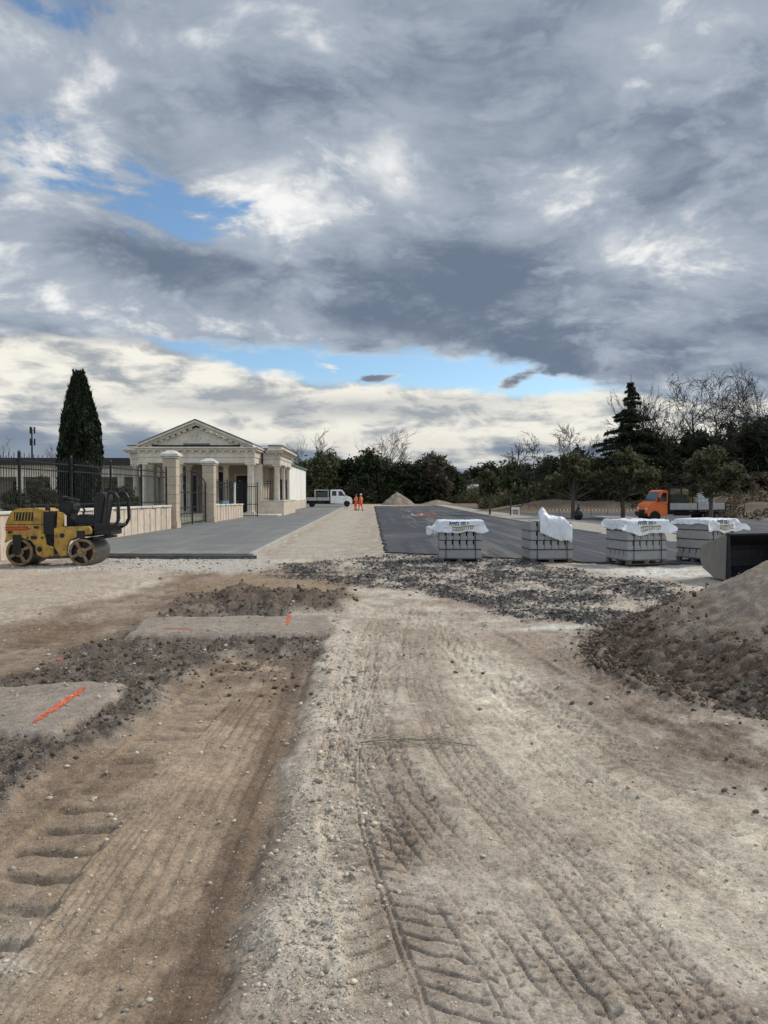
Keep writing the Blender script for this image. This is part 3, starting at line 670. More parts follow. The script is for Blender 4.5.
for s_ in (-1, 1):
    for i in range(9):
        t_ = (i + .6) / 9.6; x = s_ * hw * (1 - t_); zc = ez + (ap - ez) * t_ - .1 - .33; b = MB()
        b.prism([(x - .15, zc - .13), (x + .15, zc - .13), (x + .15, zc + .02 - s_ * .15 * sl), (x - .15, zc + .02 + s_ * .15 * sl)], 56.50 - PY, 56.747 - PY, 'y'); b.build('modillion', stone, T, bevel=.015)
b = MB(); b.pipe([(.36 * math.cos(q * math.pi / 12), 56.72 - PY, 6.25 - .1 + .36 * math.sin(q * math.pi / 12)) for q in range(25)], .035, 6)
b.box(-.028, .028, 56.68 - PY, 56.747 - PY, 5.98 - .1, 6.5 - .1); b.box(-.15, .15, 56.68 - PY, 56.744 - PY, 6.28 - .1, 6.34 - .1)
b.build('round_emblem', stone_cap, ped)
b = LB(); b.w(-14.3, -12.3, 56.70, 56.747, 5.56, 5.68); b.build('inscription_band', roofm, ped)
# low wall round the wing
b = LB(); b.w(-8.85, -6.85, 58.2, 58.45, .0, 1.25); b.w(-7.1, -6.85, 58.453, 67.0, .0, 1.25); b.build('plinth_wall', stone_w, T, bevel=.01)
b = LB(); b.w(-8.9, -6.80, 58.15, 58.50, 1.253, 1.31); b.w(-7.15, -6.80, 58.503, 67.05, 1.253, 1.31); b.build('plinth_coping', stone_cap, T)
def rail_panel(x0, x1, y0, y1):
    b = MB(); n = max(2, int(math.hypot(x1 - x0, y1 - y0) / .2))
    for i in range(n + 1):
        t_ = i / n; x = x0 + (x1 - x0) * t_; y = y0 + (y1 - y0) * t_; b.box(x - PX - .013, x - PX + .013, y - PY - .013, y - PY + .013, 1.25, 2.95)
    for z in (1.35, 2.55, 2.75): b.tube(L3(x0, y0, z + .1), L3(x1, y1, z + .1), .02, n=4)
    b.build('grille', iron, T)
rail_panel(-8.6, -7.95, 60.1, 60.1); rail_panel(-7.65, -7.65, 60.5, 63.7); rail_panel(-7.65, -7.65, 64.3, 67.3)
# white side block
b = LB(); b.w(-18.6, -8.1, 68.5, 92, .0, 4.72); b.build('side_block', render_w, T)
b = LB(); b.w(-8.097, -8.03, 68.9, 92.05, .05, 1.12); b.w(-9.5, -8.03, 92.003, 92.07, .05, 1.12); b.build('block_plinth', stone_w, T)
b = LB(); b.w(-18.8, -7.9, 68.85, 92.2, 4.723, 4.86); b.build('block_roof', roofm, T)
# long colonnade building far behind the fence
T2 = empty('colonnade_building', (-38, 74, .1), 0, 'long low pale building with a flat brown roof and columns behind the fence', 'building')
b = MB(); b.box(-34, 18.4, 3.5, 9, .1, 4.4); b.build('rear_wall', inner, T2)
b = MB(); b.box(-34.2, 18.5, -.3, 8.9, 3.4, 4.55); b.build('frieze', stone, T2)
b = MB(); b.box(-34.8, 18.6, -.9, 9.6, 4.553, 5.25); b.build('roof', roofb, T2)
b = MB(); b.box(-34.2, 18.5, -.35, 3.4, 0, .2); b.build('floor_step', stone, T2)
x = -33
while x < 18: MB().box(-.32, .32, -.25, .35, .2, 3.397).build('column', stone, T2, loc=(x, 0, 0)); x += 3.3
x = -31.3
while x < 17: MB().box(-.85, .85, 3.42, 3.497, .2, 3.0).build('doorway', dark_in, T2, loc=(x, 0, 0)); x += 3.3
# ------------------------------------------------------------------ site objects
def th(x, y): return float(terrain(np.array([float(x)]), np.array([float(y)]))[0][0])
# sand pile
def sand_pile():
    n = 300; g = np.linspace(-3.9, 3.9, n); X, Y = np.meshgrid(g, g, indexing='xy'); wx_, wy_ = X + PILE[0], Y + PILE[1]
    h = pile_h(wx_, wy_); base = -.12
    rill = fbm(wx_ * 1.0, wy_ * 1.0, 1.4, 5, .55)
    h = h + rill * .045 + np.abs(fbm(wx_, wy_, 4, 4, .6)) * .012
    front = sst(-(wy_ - PILE[1]) * .55 - (wx_ - PILE[0]) * .75, .9, 2.2) * sst(-h, -.85, -.25)
    cl = np.abs(fbm(wx_ + 8, wy_, 3.4, 4, .6)); h = h + front * (cl * .06 + .02)
    h = np.maximum(h, -.25)
    idx = np.arange(n * n).reshape(n, n); Fq = np.stack([idx[:-1, :-1], idx[:-1, 1:], idx[1:, 1:], idx[1:, :-1]], -1).reshape(-1, 4)
    keep = (h.ravel()[Fq] > -.24).any(1); Fq = Fq[keep]
    o = np_mesh('sand_pile', np.stack([X, Y, h], -1).reshape(-1, 3), Fq, None, smooth=True); o.location = (PILE[0], PILE[1], 0)
    def L(*c): return np.array([((v / 255) ** 2.2) for v in c])
    C = np.empty(X.shape + (3,)); C[:] = L(140, 128, 115)
    def mx(m, c): m = np.clip(m, 0, 1)[..., None]; C[:] = C * (1 - m) + c * m
    mx(sst(rill, -.1, .5) * .4, L(124, 111, 98)); mx(front * (.8 + rill), L(88, 72, 60)); mx(sst(fbm(wx_, wy_, 1.1, 4), .35, .6) * .7, L(100, 82, 68))
    mx(front * sst(cl, .2, .4) * .5, L(128, 114, 100))
    a = o.data.color_attributes.new('soil', 'FLOAT_COLOR', 'POINT'); rg = np.ones((n * n, 4), np.float32); rg[:, :3] = C.reshape(-1, 3); rg[:, 3] = np.clip(.3 + front, 0, 1).ravel()
    a.data.foreach_set('color', rg.ravel()); o.data.materials.append(ground.data.materials[0])
    return tag(o, 'big heap of brown sandy soil with dark clods at its foot, right foreground', 'soil pile')
sand_pile()
# scattered stones
ICO_V = np.array([(0, -.525731, .850651), (.850651, 0, .525731), (.850651, 0, -.525731), (-.850651, 0, -.525731), (-.850651, 0, .525731), (-.525731, .850651, 0), (.525731, .850651, 0), (.525731, -.850651, 0), (-.525731, -.850651, 0), (0, -.525731, -.850651), (0, .525731, -.850651), (0, .525731, .850651)])
ICO_F = np.array([(1, 2, 6), (1, 7, 2), (3, 4, 5), (4, 3, 8), (6, 5, 11), (5, 6, 10), (9, 10, 2), (10, 9, 3), (7, 8, 9), (8, 7, 0), (11, 0, 1), (0, 11, 4), (6, 2, 10), (1, 6, 11), (3, 5, 10), (5, 4, 11), (2, 7, 9), (7, 1, 0), (3, 9, 8), (4, 8, 0)])
def stones(name, x, y, size, material, seed=1, flat=.6, zoff=None, sink=.25):
    r = np.random.RandomState(seed); n = len(x)
    z = terrain(x, y)[0] if zoff is None else zoff
    V = ICO_V[None] * r.uniform(.6, 1.25, (n, 12, 1)); V = V * np.stack([r.uniform(.7, 1.3, n), r.uniform(.6, 1.1, n), r.uniform(.4, .8, n) * flat / .6], -1)[:, None, :]
    a = r.uniform(0, 6.28, n); c, s_ = np.cos(a)[:, None], np.sin(a)[:, None]
    X = V[..., 0] * c - V[..., 1] * s_; Y = V[..., 0] * s_ + V[..., 1] * c
    V = np.stack([X, Y, V[..., 2]], -1) * size[:, None, None] + np.stack([x, y, z + size * sink], -1)[:, None, :]
    F_i = (ICO_F[None] + (np.arange(n) * 12)[:, None, None]).reshape(-1, 3)
    return tag(np_mesh(name, V.reshape(-1, 3), F_i, material), kind='stuff')
rs = np.random.RandomState(5)
def cand(n, ya, yb, umax=.75):
    y = ya * (yb / ya) ** rs.rand(n); x = rs.uniform(-umax, umax, n) * (y + .8); return x, y
pale_st = mat('pale_stones', (.43, .375, .295), .9, .2, 30, .2, 60, island=.45)
dark_st = mat('asphalt_lumps', (.060, .060, .062), .85, .2, 30, .3, 60, island=.6)
brn_st = mat('soil_clods', (.12, .090, .065), .95, .2, 20, .4, 50, island=.4)
x, y = cand(170000, 2.2, 22); zz_, w1, w2, w3 = zones(x, y)
dens = .022 + zz_['edge'] * .75 + zz_['white'] * .7 + zz_['floor'] * .02 + np.exp(-(((x + 1.9) / .45) ** 2 + ((y - 3.0) / .5) ** 2)) * .5 + sst(fbm(x, y, .9, 3), .2, .5) * .06 + .25 * np.clip(zz_['rubble'], 0, 1) + .04 * zz_['berm']
k = (rs.rand(len(x)) < dens) & (y < park_near(x) - .3); x, y = x[k], y[k]
stones('loose_gravel', x, y, np.clip((.0022 + .0008 * y), .003, .013) * (.6 + rs.pareto(2.6, len(x)) * .8).clip(.5, 4.0), pale_st, 2)
x, y = cand(260000, 7.0, 22.5); zz_, w1, w2, w3 = zones(x, y)
k = (rs.rand(len(x)) < np.clip(zz_['rubble'], 0, 1) * (.8 + fbm(x, y, .8, 3)) * .7) & (y < park_near(x) + .1); x, y = x[k], y[k]
stones('asphalt_rubble', x, y, (.005 + .0004 * y) * (.5 + rs.pareto(2.6, len(x))).clip(.4, 3.0), dark_st, 3)
x, y = cand(120000, 3.0, 18); _, z_, w1, w2, w3, pr, loose, toe, cl, fi = terrain(x, y)
dens = np.clip(loose * .5 + z_['heap'] * .5 + toe * .35 + z_['floor'] * sst(y, 6.5, 8.5) * .3 + .012 * sst(z_['rightbrown'], .2, .6), 0, 1)
k = rs.rand(len(x)) < dens; x, y = x[k], y[k]
stones('soil_clods', x, y, (.003 + .0009 * y) * (.5 + rs.pareto(2.6, len(x))).clip(.4, 3.0), brn_st, 4, .8)
a = rs.uniform(math.pi * .75, math.pi * 1.62, 7000); rr = 3.15 - np.abs(rs.normal(0, .5, 7000)) + .25; x = PILE[0] + rr * np.cos(a); y = PILE[1] + rr * np.sin(a)
stones('pile_clods', x, y, .011 * (.5 + rs.pareto(2.6, len(x))).clip(.4, 3.6), brn_st, 6, .9, zoff=np.maximum(pile_h(x, y) + .03, 0.0) + .02)
# orange survey paint on the compacted pads
paint_o = mat('orange_paint', (.62, .11, .045), .9, .3, 30, dirt=(.30, .22, .17), dscale=12, damt=.8)
def paint(p0, p1, w, name='paint_mark', seed=1):
    (x0, y0), (x1, y1) = p0, p1; L_ = math.hypot(x1 - x0, y1 - y0); n = int(L_ / .02); m = 9; r = np.random.RandomState(seed)
    t_ = np.linspace(0, 1, n)[:, None]; s_ = np.linspace(-1, 1, m)[None, :]
    wd = w * (.8 + .35 * r.rand(n))[:, None] * np.sin(np.clip(t_, .03, .97) * math.pi) ** .25
    ux, uy = (x1 - x0) / L_, (y1 - y0) / L_
    X = x0 + (x1 - x0) * t_ - uy * s_ * wd; Y = y0 + (y1 - y0) * t_ + ux * s_ * wd
    X = X + np.zeros((n, m)); Y = Y + np.zeros((n, m)); Z = terrain(X, Y)[0] + .006
    idx = np.arange(n * m).reshape(n, m); Fq = np.stack([idx[:-1, :-1], idx[:-1, 1:], idx[1:, 1:], idx[1:, :-1]], -1).reshape(-1, 4)
    Fq = Fq[r.rand(len(Fq)) > .18]
    tag(np_mesh(name, np.stack([X, Y, Z], -1).reshape(-1, 3), Fq, paint_o, smooth=True), kind='structure')
paint(G(34, 729), G(86, 693), .036, seed=1); paint(G(163, 632), G(192, 632), .03, seed=2); paint(G(287, 629), G(290, 617), .025, seed=3); paint(G(57, 657), G(66, 655), .03, seed=4)
# dry twig lying on the track
def twig():
    cx, cy = G(405, 747); z0 = th(cx, cy) + .012; t = empty('fallen_branch', (cx, cy, z0), 0, 'thin dry fallen branch with withered leaves on the pale track', 'branch')
    r = random.Random(4); b = MB(); lf = MB()
    main = [(-.34, .0, .01), (-.15, .03, .02), (.1, .015, .025), (.33, -.03, .02), (.52, -.09, .01)]; b.pipe(main, .005, 5)
    for i in range(26):
        x = r.uniform(-.4, .25); y = r.uniform(-.05, .09); a = r.uniform(-.5, .5); l = r.uniform(.08, .2)
        b.tube((x, y, .015), (x + l * math.cos(a), y + l * math.sin(a), .02 + r.uniform(0, .03)), .0028, .0012, 4)
        xx, yy = x + l * math.cos(a), y + l * math.sin(a); q = r.uniform(0, 6.28); w = .008; L_ = r.uniform(.04, .08)
        lf.add([(xx, yy, .02), (xx + L_ * .5 * math.cos(a) - w * math.sin(a), yy + L_ * .5 * math.sin(a) + w * math.cos(a), .035), (xx + L_ * math.cos(a), yy + L_ * math.sin(a), .02), (xx + L_ * .5 * math.cos(a) + w * math.sin(a), yy + L_ * .5 * math.sin(a) - w * math.cos(a), .028)], [(0, 1, 2, 3)])
    b.build('stem', mat('twig_bark', (.20, .18, .13), .9), t); lf.build('leaves', mat('dry_leaf', (.25, .23, .16), .8, .3, 20), t)
twig()
# ------------------------------------------------------------------ pallets of kerb stones
conc = mat('kerb_concrete', (.31, .31, .30), .9, .10, 5, .25, 40, dirt=(.20, .20, .19), dscale=3, damt=.5)
conc2 = mat('kerb_concrete_pale', (.30, .30, .29), .9, .10, 5, .25, 40)
wood = mat('pallet_wood', (.13, .115, .095), .85, .25, 8, .3, 30)
strapm = mat('black_strap', (.02, .02, .022), .4, .1, 5)
film = mat('white_film', (.90, .92, .94), .4, .03, 3, .05, 12, transl=.35, spec=.5)
blue_ink = mat('blue_ink', (.012, .04, .09), .5); yel_ink = mat('yellow_ink', (.30, .21, .03), .5)
def kerb_mesh(L_, w, h):
    b = MB(); b.prism([(-w / 2 + .006, 0), (w / 2 - .006, 0), (w / 2 - .006, h * .40), (w / 2 - .040, h * .5), (w / 2 - .045, h - .006), (-w / 2 + .006, h - .006)], -L_ / 2, L_ / 2, 'y'); return b
_km = {}
def kerb_part(parent, L_, w, h, loc, rz, m):
    k = (L_, w, h, m.name)
    if k not in _km:
        o = kerb_mesh(L_, w, h).build('kerb_stone', m, parent, bevel=.004); _km[k] = o.data
    else:
        o = bpy.data.objects.new('kerb_stone', _km[k]); COL.objects.link(o); o.parent = parent
    o.location = loc; o.rotation_euler.z = rz
HX, HY = .58, .50
def stack(x, y, rz, label, top_layers=4, straps=True):
    t = empty('kerb_stone_pallet', (x, y, th(x, y) if y < park_near(x) else .055), rz, label, 'pallet', 'pallets of grey kerb stones')
    pal = MB(); pal.box(-HX, HX, -HY, HY, .095, .12).build('pallet', wood, t)
    for yy in (-HY + .05, 0, HY - .05):
        for xx in (-HX + .07, 0, HX - .07): MB().cb(xx, yy, .02, .12, .1, .073).build('block', wood, pal.parent.children[0] if False else t, bevel=.004)
        MB().cb(0, yy, 0, HX * 2, .1, .018).build('runner', wood, t)
    n = 6; w = 2 * HX / n; z = .123
    # bottom layer lies crosswise, its long face to the front
    nb = 5; wb = 2 * HY / nb
    for i in range(nb): kerb_part(t, 2 * HX, wb, .25, (0, -HY + wb * (i + .5), z), R(90), conc)
    z += .252
    for k in range(top_layers - 1):
        for i in range(n): kerb_part(t, 2 * HY, w, .245, (-HX + w * (i + .5), random.uniform(-.006, .006), z), 0, conc if k < 2 else conc2)
        z += .248
    if straps:
        for zz0 in (.365, .615, .865):
            b = MB()
            for (x0, x1, y0, y1) in ((-HX - .006, HX + .006, -HY - .012, -HY - .007), (-HX - .006, HX + .006, HY + .007, HY + .012), (-HX - .009, -HX - .004, -HY - .012, HY + .012), (HX + .004, HX + .009, -HY - .012, HY + .012)): b.box(x0, x1, y0, y1, zz0 - .009, zz0 + .009)
            b.build('strap', strapm, t)
        for xx in (-HX * .68, HX * .72):
            b = MB(); b.box(xx - .009, xx + .009, -HY - .016, -HY - .013, .1, z + .004); b.box(xx - .009, xx + .009, -HY - .016, HY + .016, z + .004, z + .008); b.box(xx - .009, xx + .009, HY + .013, HY + .016, .1, z + .004); b.build('strap', strapm, t)
    return t, z
def sheet(t, z, over, seed, label, printed=True, peak=None):
    """over = overhang (left, right, front, back)"""
    r = np.random.RandomState(seed); n = 90
    a = np.linspace(-HX - over[0], HX + over[1], n); b = np.linspace(-HY - over[2], HY + over[3], n); A, B = np.meshgrid(a, b, indexing='ij')
    ox, oy = seed * 3.1, seed * 1.7
    def drape(A, B, off=0):
        # ragged hem
        ragl = 1 + .25 * pn(B * 3 + ox, B * 0 + oy); ragf = 1 + .22 * pn(A * 2.6 + oy, A * 0 + ox)
        ea = np.maximum(np.abs(A) - HX, 0) * ragl; eb = np.maximum(np.abs(B) - HY, 0) * ragf
        fl = .06 + .22 * np.clip(pn(A * 2 + ox, B * 2 + oy) + .3, 0, 1)
        corner = np.clip(ea, 0, .3) * np.clip(eb, 0, .3) * 8
        x = np.clip(A, -HX, HX) + np.sign(A) * (ea * fl * 1.3 + .022 * (ea > 0) + corner * .35)
        y = np.clip(B, -HY, HY) + np.sign(B) * (eb * .10 + .022 * (eb > 0) + corner * .25)
        drop = np.maximum(ea, eb) * .96
        wr = fbm(A + ox, B + oy, 3.2, 4, .55)
        top = (ea == 0) & (eb == 0)
        zz1 = z + .02 - drop + (wr + .45).clip(0, 2) * .022 + corner * .15 * (1 + wr)
        x = x + np.where(ea > 0, np.sign(A) * np.abs(wr) * .05, 0); y = y + np.where(eb > 0, np.sign(B) * np.abs(wr) * .035, 0)
        if peak:
            px_, py_, ph, pr_ = peak; g_ = np.exp(-(((A - px_) ** 2 + (B - py_) ** 2) / pr_ ** 2)); zz1 = zz1 + g_ * ph * (1 + .4 * wr); 
            zz1 = zz1 + .12 * np.abs(fbm(A + 3, B, 3.5, 3))
        y = y - off
        return x, y, zz1
    X, Y, Z = drape(A, B)
    idx = np.arange(n * n).reshape(n, n); Fq = np.stack([idx[:-1, :-1], idx[:-1, 1:], idx[1:, 1:], idx[1:, :-1]], -1).reshape(-1, 4)
    o = np_mesh('plastic_cover', np.stack([X, Y, Z], -1).reshape(-1, 3), Fq, film, smooth=True)
    o.matrix_world = Matrix.Translation(t.location) @ Matrix.Rotation(t.rotation_euler.z, 4, 'Z')
    tag(o, label, 'plastic sheet', 'white plastic covers over the kerb stone pallets')
    if printed:
        def patch(cells, m, name):
            Vs = []; Fs = []
            for (a0, a1, b0, b1) in cells:
                k = 5; aa, bb = np.meshgrid(np.linspace(a0, a1, k), np.linspace(b0, b1, k), indexing='ij'); x, y, z_ = drape(aa, bb, .007); st_ = len(Vs)
                Vs += list(zip(x.ravel(), y.ravel(), z_.ravel()))
                for i in range(k - 1):
                    for j in range(k - 1): q = st_ + i * k + j; Fs.append((q, q + 1, q + k + 1, q + k))
            np_mesh(name, np.array(Vs), np.array(Fs), m, o)
        b0 = -HY - .02; cells = []; x = -.30
        rr = random.Random(3)
        # printed lettering rows, unreadable at this distance: upright strokes and bars
        while x < .22:
            w = rr.uniform(.042, .055); cells += [(x, x + .016, b0 - .10, b0)]
            if rr.random() < .8: cells.append((x + .016, x + w, b0 - .026, b0))
            if rr.random() < .5: cells.append((x + .016, x + w, b0 - .062, b0 - .04))
            if rr.random() < .6: cells.append((x + w - .013, x + w, b0 - .10, b0 - .026))
            x += w + .012
        patch(cells, blue_ink, 'print_line')
        cells = []; x = -.22
        while x < .36:
            w = rr.uniform(.035, .05); cells += [(x, x + .016, b0 - .25, b0 - .13), (x + .016, x + w, b0 - .165, b0 - .13)]
            if rr.random() < .6: cells.append((x + .016, x + w, b0 - .25, b0 - .222))
            x += w + .010
        patch(cells, yel_ink, 'print_line')
    md = o.modifiers.new('thick', 'SOLIDIFY'); md.thickness = .003; md.offset = 1
    return o
px1 = G(460.5, 562); px2 = G(551, 563.5); px3 = G(649, 567); px4 = G(709, 566)
s1, z1 = stack(px1[0] + .02, px1[1] + .5, R(-3), 'kerb stone pallet farthest left, facing the camera squarely')
s2, z2 = stack(px2[0], px2[1] + .5, R(2), 'second kerb stone pallet from the left with a bare top left half')
s3, z3 = stack(px3[0] - .12, px3[1] + .62, R(14), 'third kerb stone pallet from the left, its left side turned to view')
s4, z4 = stack(px4[0] + .30, px4[1] + .85, R(30), 'kerb stone pallet farthest right, partly behind the loader bucket')
sheet(s1, z1, (.42, .14, .33, .1), 1, 'white printed plastic cover with a flap sticking out left, leftmost pallet')
sheet(s3, z3, (.24, .16, .36, .1), 5, 'white printed plastic cover pulled over the third pallet from the left')
sheet(s4, z4, (.14, .22, .34, .1), 8, 'white printed plastic cover on the rightmost pallet above the bucket')
def crumple():
    n = 80; u = np.linspace(-1, 1, n); A, B = np.meshgrid(u, u, indexing='ij')
    x = .12 + A * .44 + .28 * B * .1; y = B * .40 - .28
    wr = fbm(A + 4, B + 1, 2.2, 4, .6); rad = np.maximum(np.abs(A), np.abs(B))
    zc = z2 + .04 + .10 * (1 - rad) + .04 * np.abs(wr) + .30 * np.exp(-(((A + .75) / .30) ** 2 + ((B) / .6) ** 2)) - np.maximum(A - .55, 0) * .35
    over = np.maximum(-HY - y, 0); zc = zc - over * 2.3 - np.maximum(A, -.2) * 0; y = np.maximum(y, -HY - .03) - over * .15 + .03 * wr * (over > 0) - .03 * (over > 0)
    overx = np.maximum(x - HX, 0); zc = zc - overx * 1.5
    zc = np.where(over > 0, zc - (1 - np.abs(A - .35)) * .16 * (over / .1).clip(0, 1), zc)
    idx = np.arange(n * n).reshape(n, n); Fq = np.stack([idx[:-1, :-1], idx[:-1, 1:], idx[1:, 1:], idx[1:, :-1]], -1).reshape(-1, 4)
    o = np_mesh('plastic_cover', np.stack([x, y, zc], -1).reshape(-1, 3), Fq, film, smooth=True); o.matrix_world = Matrix.Translation(s2.location) @ Matrix.Rotation(s2.rotation_euler.z, 4, 'Z')
    md = o.modifiers.new('thick', 'SOLIDIFY'); md.thickness = .003; md.offset = 1
    tag(o, 'unprinted white plastic sheet crumpled into a peak on the second pallet', 'plastic sheet', 'white plastic covers over the kerb stone pallets')
crumple()
# ------------------------------------------------------------------ loader bucket
steel_g = mat('worn_steel', (.21, .20, .18), .6, .2, 3, .2, 20, metal=.2, dirt=(.20, .15, .10), dscale=3, damt=.7)
steel_d = mat('shaded_dark_steel', (.010, .011, .015), .6, .3, 4, .2, 20, metal=.0, dirt=(.03, .025, .02), dscale=4, damt=.4)  # dark steel, with the shade inside the bucket put into its colour
def bucket():
    x, y = G(728, 582); t = empty('loader_bucket', (x, y, .01), R(18), 'black and grey steel wheel loader bucket standing beside the soil heap', 'loader bucket')
    prof = [(0, 0), (.42, .05), (.74, .22), (.86, .48), (.78, .72), (.10, 1.00), (0, 1.0)]
    Wd = 2.3
    b = MB()
    for i in range(len(prof) - 2):
        (y0, z0), (y1, z1) = prof[i], prof[i + 1]; d = Vector((y1 - y0, z1 - z0)).normalized(); nx, nz = d.y * .025, -d.x * .025
        b.prism([(y0, z0), (y1, z1), (y1 - nx, z1 - nz), (y0 - nx, z0 - nz)], .03, Wd - .03, 'x')
    b.build('shell', steel_d, t)
    for xx in (0, Wd - .03): MB().prism(prof, xx, xx + .028, 'x').build('side_plate', steel_g if xx == 0 else steel_d, t, bevel=.004)
    b = MB(); b.box(-.01, Wd + .01, -.05, .08, .985, 1.03); b.build('top_rim', steel_d, t, bevel=.005)
    b = MB(); b.box(-.02, Wd + .02, -.16, .06, .0, .028); b.build('cutting_edge', steel_g, t, bevel=.005)
    for xx in (-.02, Wd - .03): MB().prism([(-.05, .0), (.05, .0), (.03, .98), (-.015, .98)], xx, xx + .05, 'x').build('side_cutter', steel_d, t)
    MB().box(.5, Wd - .5, .80, 1.0, .3, .8).build('mounting_frame', steel_d, t, bevel=.02)
bucket()
# ------------------------------------------------------------------ ride-on roller
yel = mat('yellow_paint', (.42, .25, .045), .5, .2, 4, .1, 12, dirt=(.10, .07, .035), dscale=7, damt=.9, spec=.4)
blk = mat('black_plastic', (.018, .018, .019), .55, .2, 6, .1, 14)
drum_m = mat('drum_steel', (.10, .095, .088), .5, .25, 4, .15, 14, metal=.4, dirt=(.13, .105, .08), dscale=3, damt=.7)
rust = mat('rusty_hub', (.24, .165, .09), .7, .3, 8, .2, 16, dirt=(.06, .04, .03), dscale=9, damt=.8)
redm = mat('red_stripe', (.40, .05, .035), .5, .1)
def roller():
    x, y = G(5, 566); t = empty('ride_on_roller', (x, y, .0), R(-1.5), 'yellow and black ride-on tandem roller parked by the low stone wall', 'roller')
    DW = 1.0; r = .36
    for cx in (.38, 2.02):
        d = MB(); d.lathe([(.1, .14), (r - .05, .12), (r - .04, 0), (r - .02, 0), (r, .012), (r, DW - .012), (r - .02, DW), (r - .05, DW), (r - .06, DW - .1), (.1, DW - .12)], (cx, 0, r), 40, 'y'); dr = d.build('drum', drum_m, t, smooth=True)
        # visible wheel face: rim ring, webs with holes, hub
        m = MB(); m.lathe([(r - .012, -.012), (r - .012, .02), (r - .075, .02), (r - .075, -.012), (r - .012, -.012)], (cx, 0, r), 36, 'y', caps=False); m.build('rim', rust, dr, smooth=True)
        m = MB()
        for k in range(4):
            a = k * math.pi / 2 + .5; m.tube((cx + .06 * math.cos(a), -.012, r + .06 * math.sin(a)), (cx + (r - .06) * math.cos(a), -.012, r + (r - .06) * math.sin(a)), .035, .055, 6)
        m.build('spoke', rust, dr); m = MB(); m.lathe([(.12, -.05), (.12, .02), (.05, .02)], (cx, 0, r), 20, 'y'); m.lathe([(.055, -.09), (.055, -.05), (.02, -.05)], (cx, 0, r), 14, 'y'); m.build('hub', rust, dr, smooth=True)
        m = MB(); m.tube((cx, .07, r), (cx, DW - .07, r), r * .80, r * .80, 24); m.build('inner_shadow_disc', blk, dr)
    # rear frame (left): engine hood
    b = MB(); b.prism([(.02, .72), (.02, 1.12), (.16, 1.42), (.34, 1.50), (.92, 1.50), (1.0, 1.40), (1.0, .72)], -.01, DW + .01, 'y'); hood = b.build('engine_hood', yel, t, bevel=.035)
    b = MB(); b.box(.26, .76, -.016, -.008, 1.18, 1.40); g = b.build('vent_grille', blk, hood)
    for i in range(6): MB().prism([(.28 + i * .08, 1.19), (.30 + i * .08, 1.19), (.33 + i * .08, 1.39), (.31 + i * .08, 1.39)], -.03, -.017, 'y').build('vent_bar', yel, g)
    b = MB(); b.box(.02, .62, -.020, -.012, .99, 1.03); b.build('side_stripe', redm, hood); b = MB(); b.box(.02, .58, -.020, -.012, .93, .97); b.prism([(.58, .93), (.70, .96), (.58, 1.03)], -.02, -.012, 'y'); b.build('side_stripe', redm, hood)
    b = MB(); b.box(.02, 1.0, -.016, -.008, 1.075, 1.09); b.build('panel_seam', blk, hood)
    b = MB(); b.lathe([(.05, 0), (.05, .10), (.04, .12)], (.55, .4, 1.5), 12); b.build('filler_cap', blk, hood)
    b = MB(); b.prism([(.0, .60), (.06, .84), (1.05, .84), (1.10, .55), (1.28, .50), (1.28, .26), (1.0, .22), (.84, .30), (.80, .52), (.70, .66), (.38, .76), (.1, .66)], -.035, .05, 'y'); b.build('rear_frame', yel, t, bevel=.015)
    b = MB(); b.box(.24, .46, -.075, -.04, .34, .82); b.box(.28, .42, -.10, -.076, .30, .44); b.build('drum_support', blk, t, bevel=.015)
    b = MB(); b.box(.48, 1.25, .06, DW - .06, .30, .82); b.build('chassis', blk, t, bevel=.02)
    for i in range(3): MB().lathe([(.028, -.05), (.028, -.035)], (.62 + i * .19, 0, .74), 8, 'y').build('bolt', blk, t)
    # radiator / black box and steering console
    b = MB(); b.box(1.01, 1.30, .02, .62, .80, 1.42); rad = b.build('side_box', blk, t, bevel=.02)
    for i in range(5): MB().box(1.03, 1.28, .005, .018, .86 + i * .1, .92 + i * .1).build('fin', blk, rad)
    b = MB(); b.prism([(1.33, .58), (1.48, .58), (1.52, 1.38), (1.38, 1.42)], .0, .10, 'y'); b.build('column_bracket', yel, t, bevel=.012)
    b = MB(); b.prism([(1.30, 1.36), (1.28, 1.58), (1.42, 1.68), (1.66, 1.66), (1.70, 1.50), (1.60, 1.32), (1.68, .70), (1.50, .62), (1.5, 1.34)], .25, .75, 'y'); b.build('steering_console', blk, t, bevel=.03)
    b = MB(); c_ = Vector((1.52, .5, 1.76)); pts = []
    q = Vector((.25, 0, 1)).to_track_quat('Z', 'Y')
    pts = [c_ + q @ Vector((.22 * math.cos(k * math.pi / 10), .22 * math.sin(k * math.pi / 10), 0)) for k in range(21)]; b.pipe(pts, .016, 6); b.tube(c_, c_ - Vector((.03, 0, .18)), .03); b.tube(pts[0], pts[10], .012); b.build('steering_wheel', blk, t)
    b = MB(); b.pipe([(1.12, .15, 1.42), (1.10, .15, 1.72), (1.20, .15, 1.80), (1.34, .15, 1.81)], .014, 6); b.tube((1.34, .15, 1.81), (1.34, .15, 1.66), .02); b.build('grab_handle', blk, t)
    b = MB(); b.tube((1.62, .18, 1.5), (1.84, .10, 1.70), .012); b.lathe([(.012, 1.68), (.028, 1.70), (.028, 1.74), (.01, 1.76)], (1.85, .10, 0), 8); b.build('lever', blk, t)
    b = MB(); b.lathe([(.055, 1.44), (.06, 1.50), (.055, 1.56), (.02, 1.58)], (1.08, .1, 0), 12); b.build('work_lamp', blk, t)
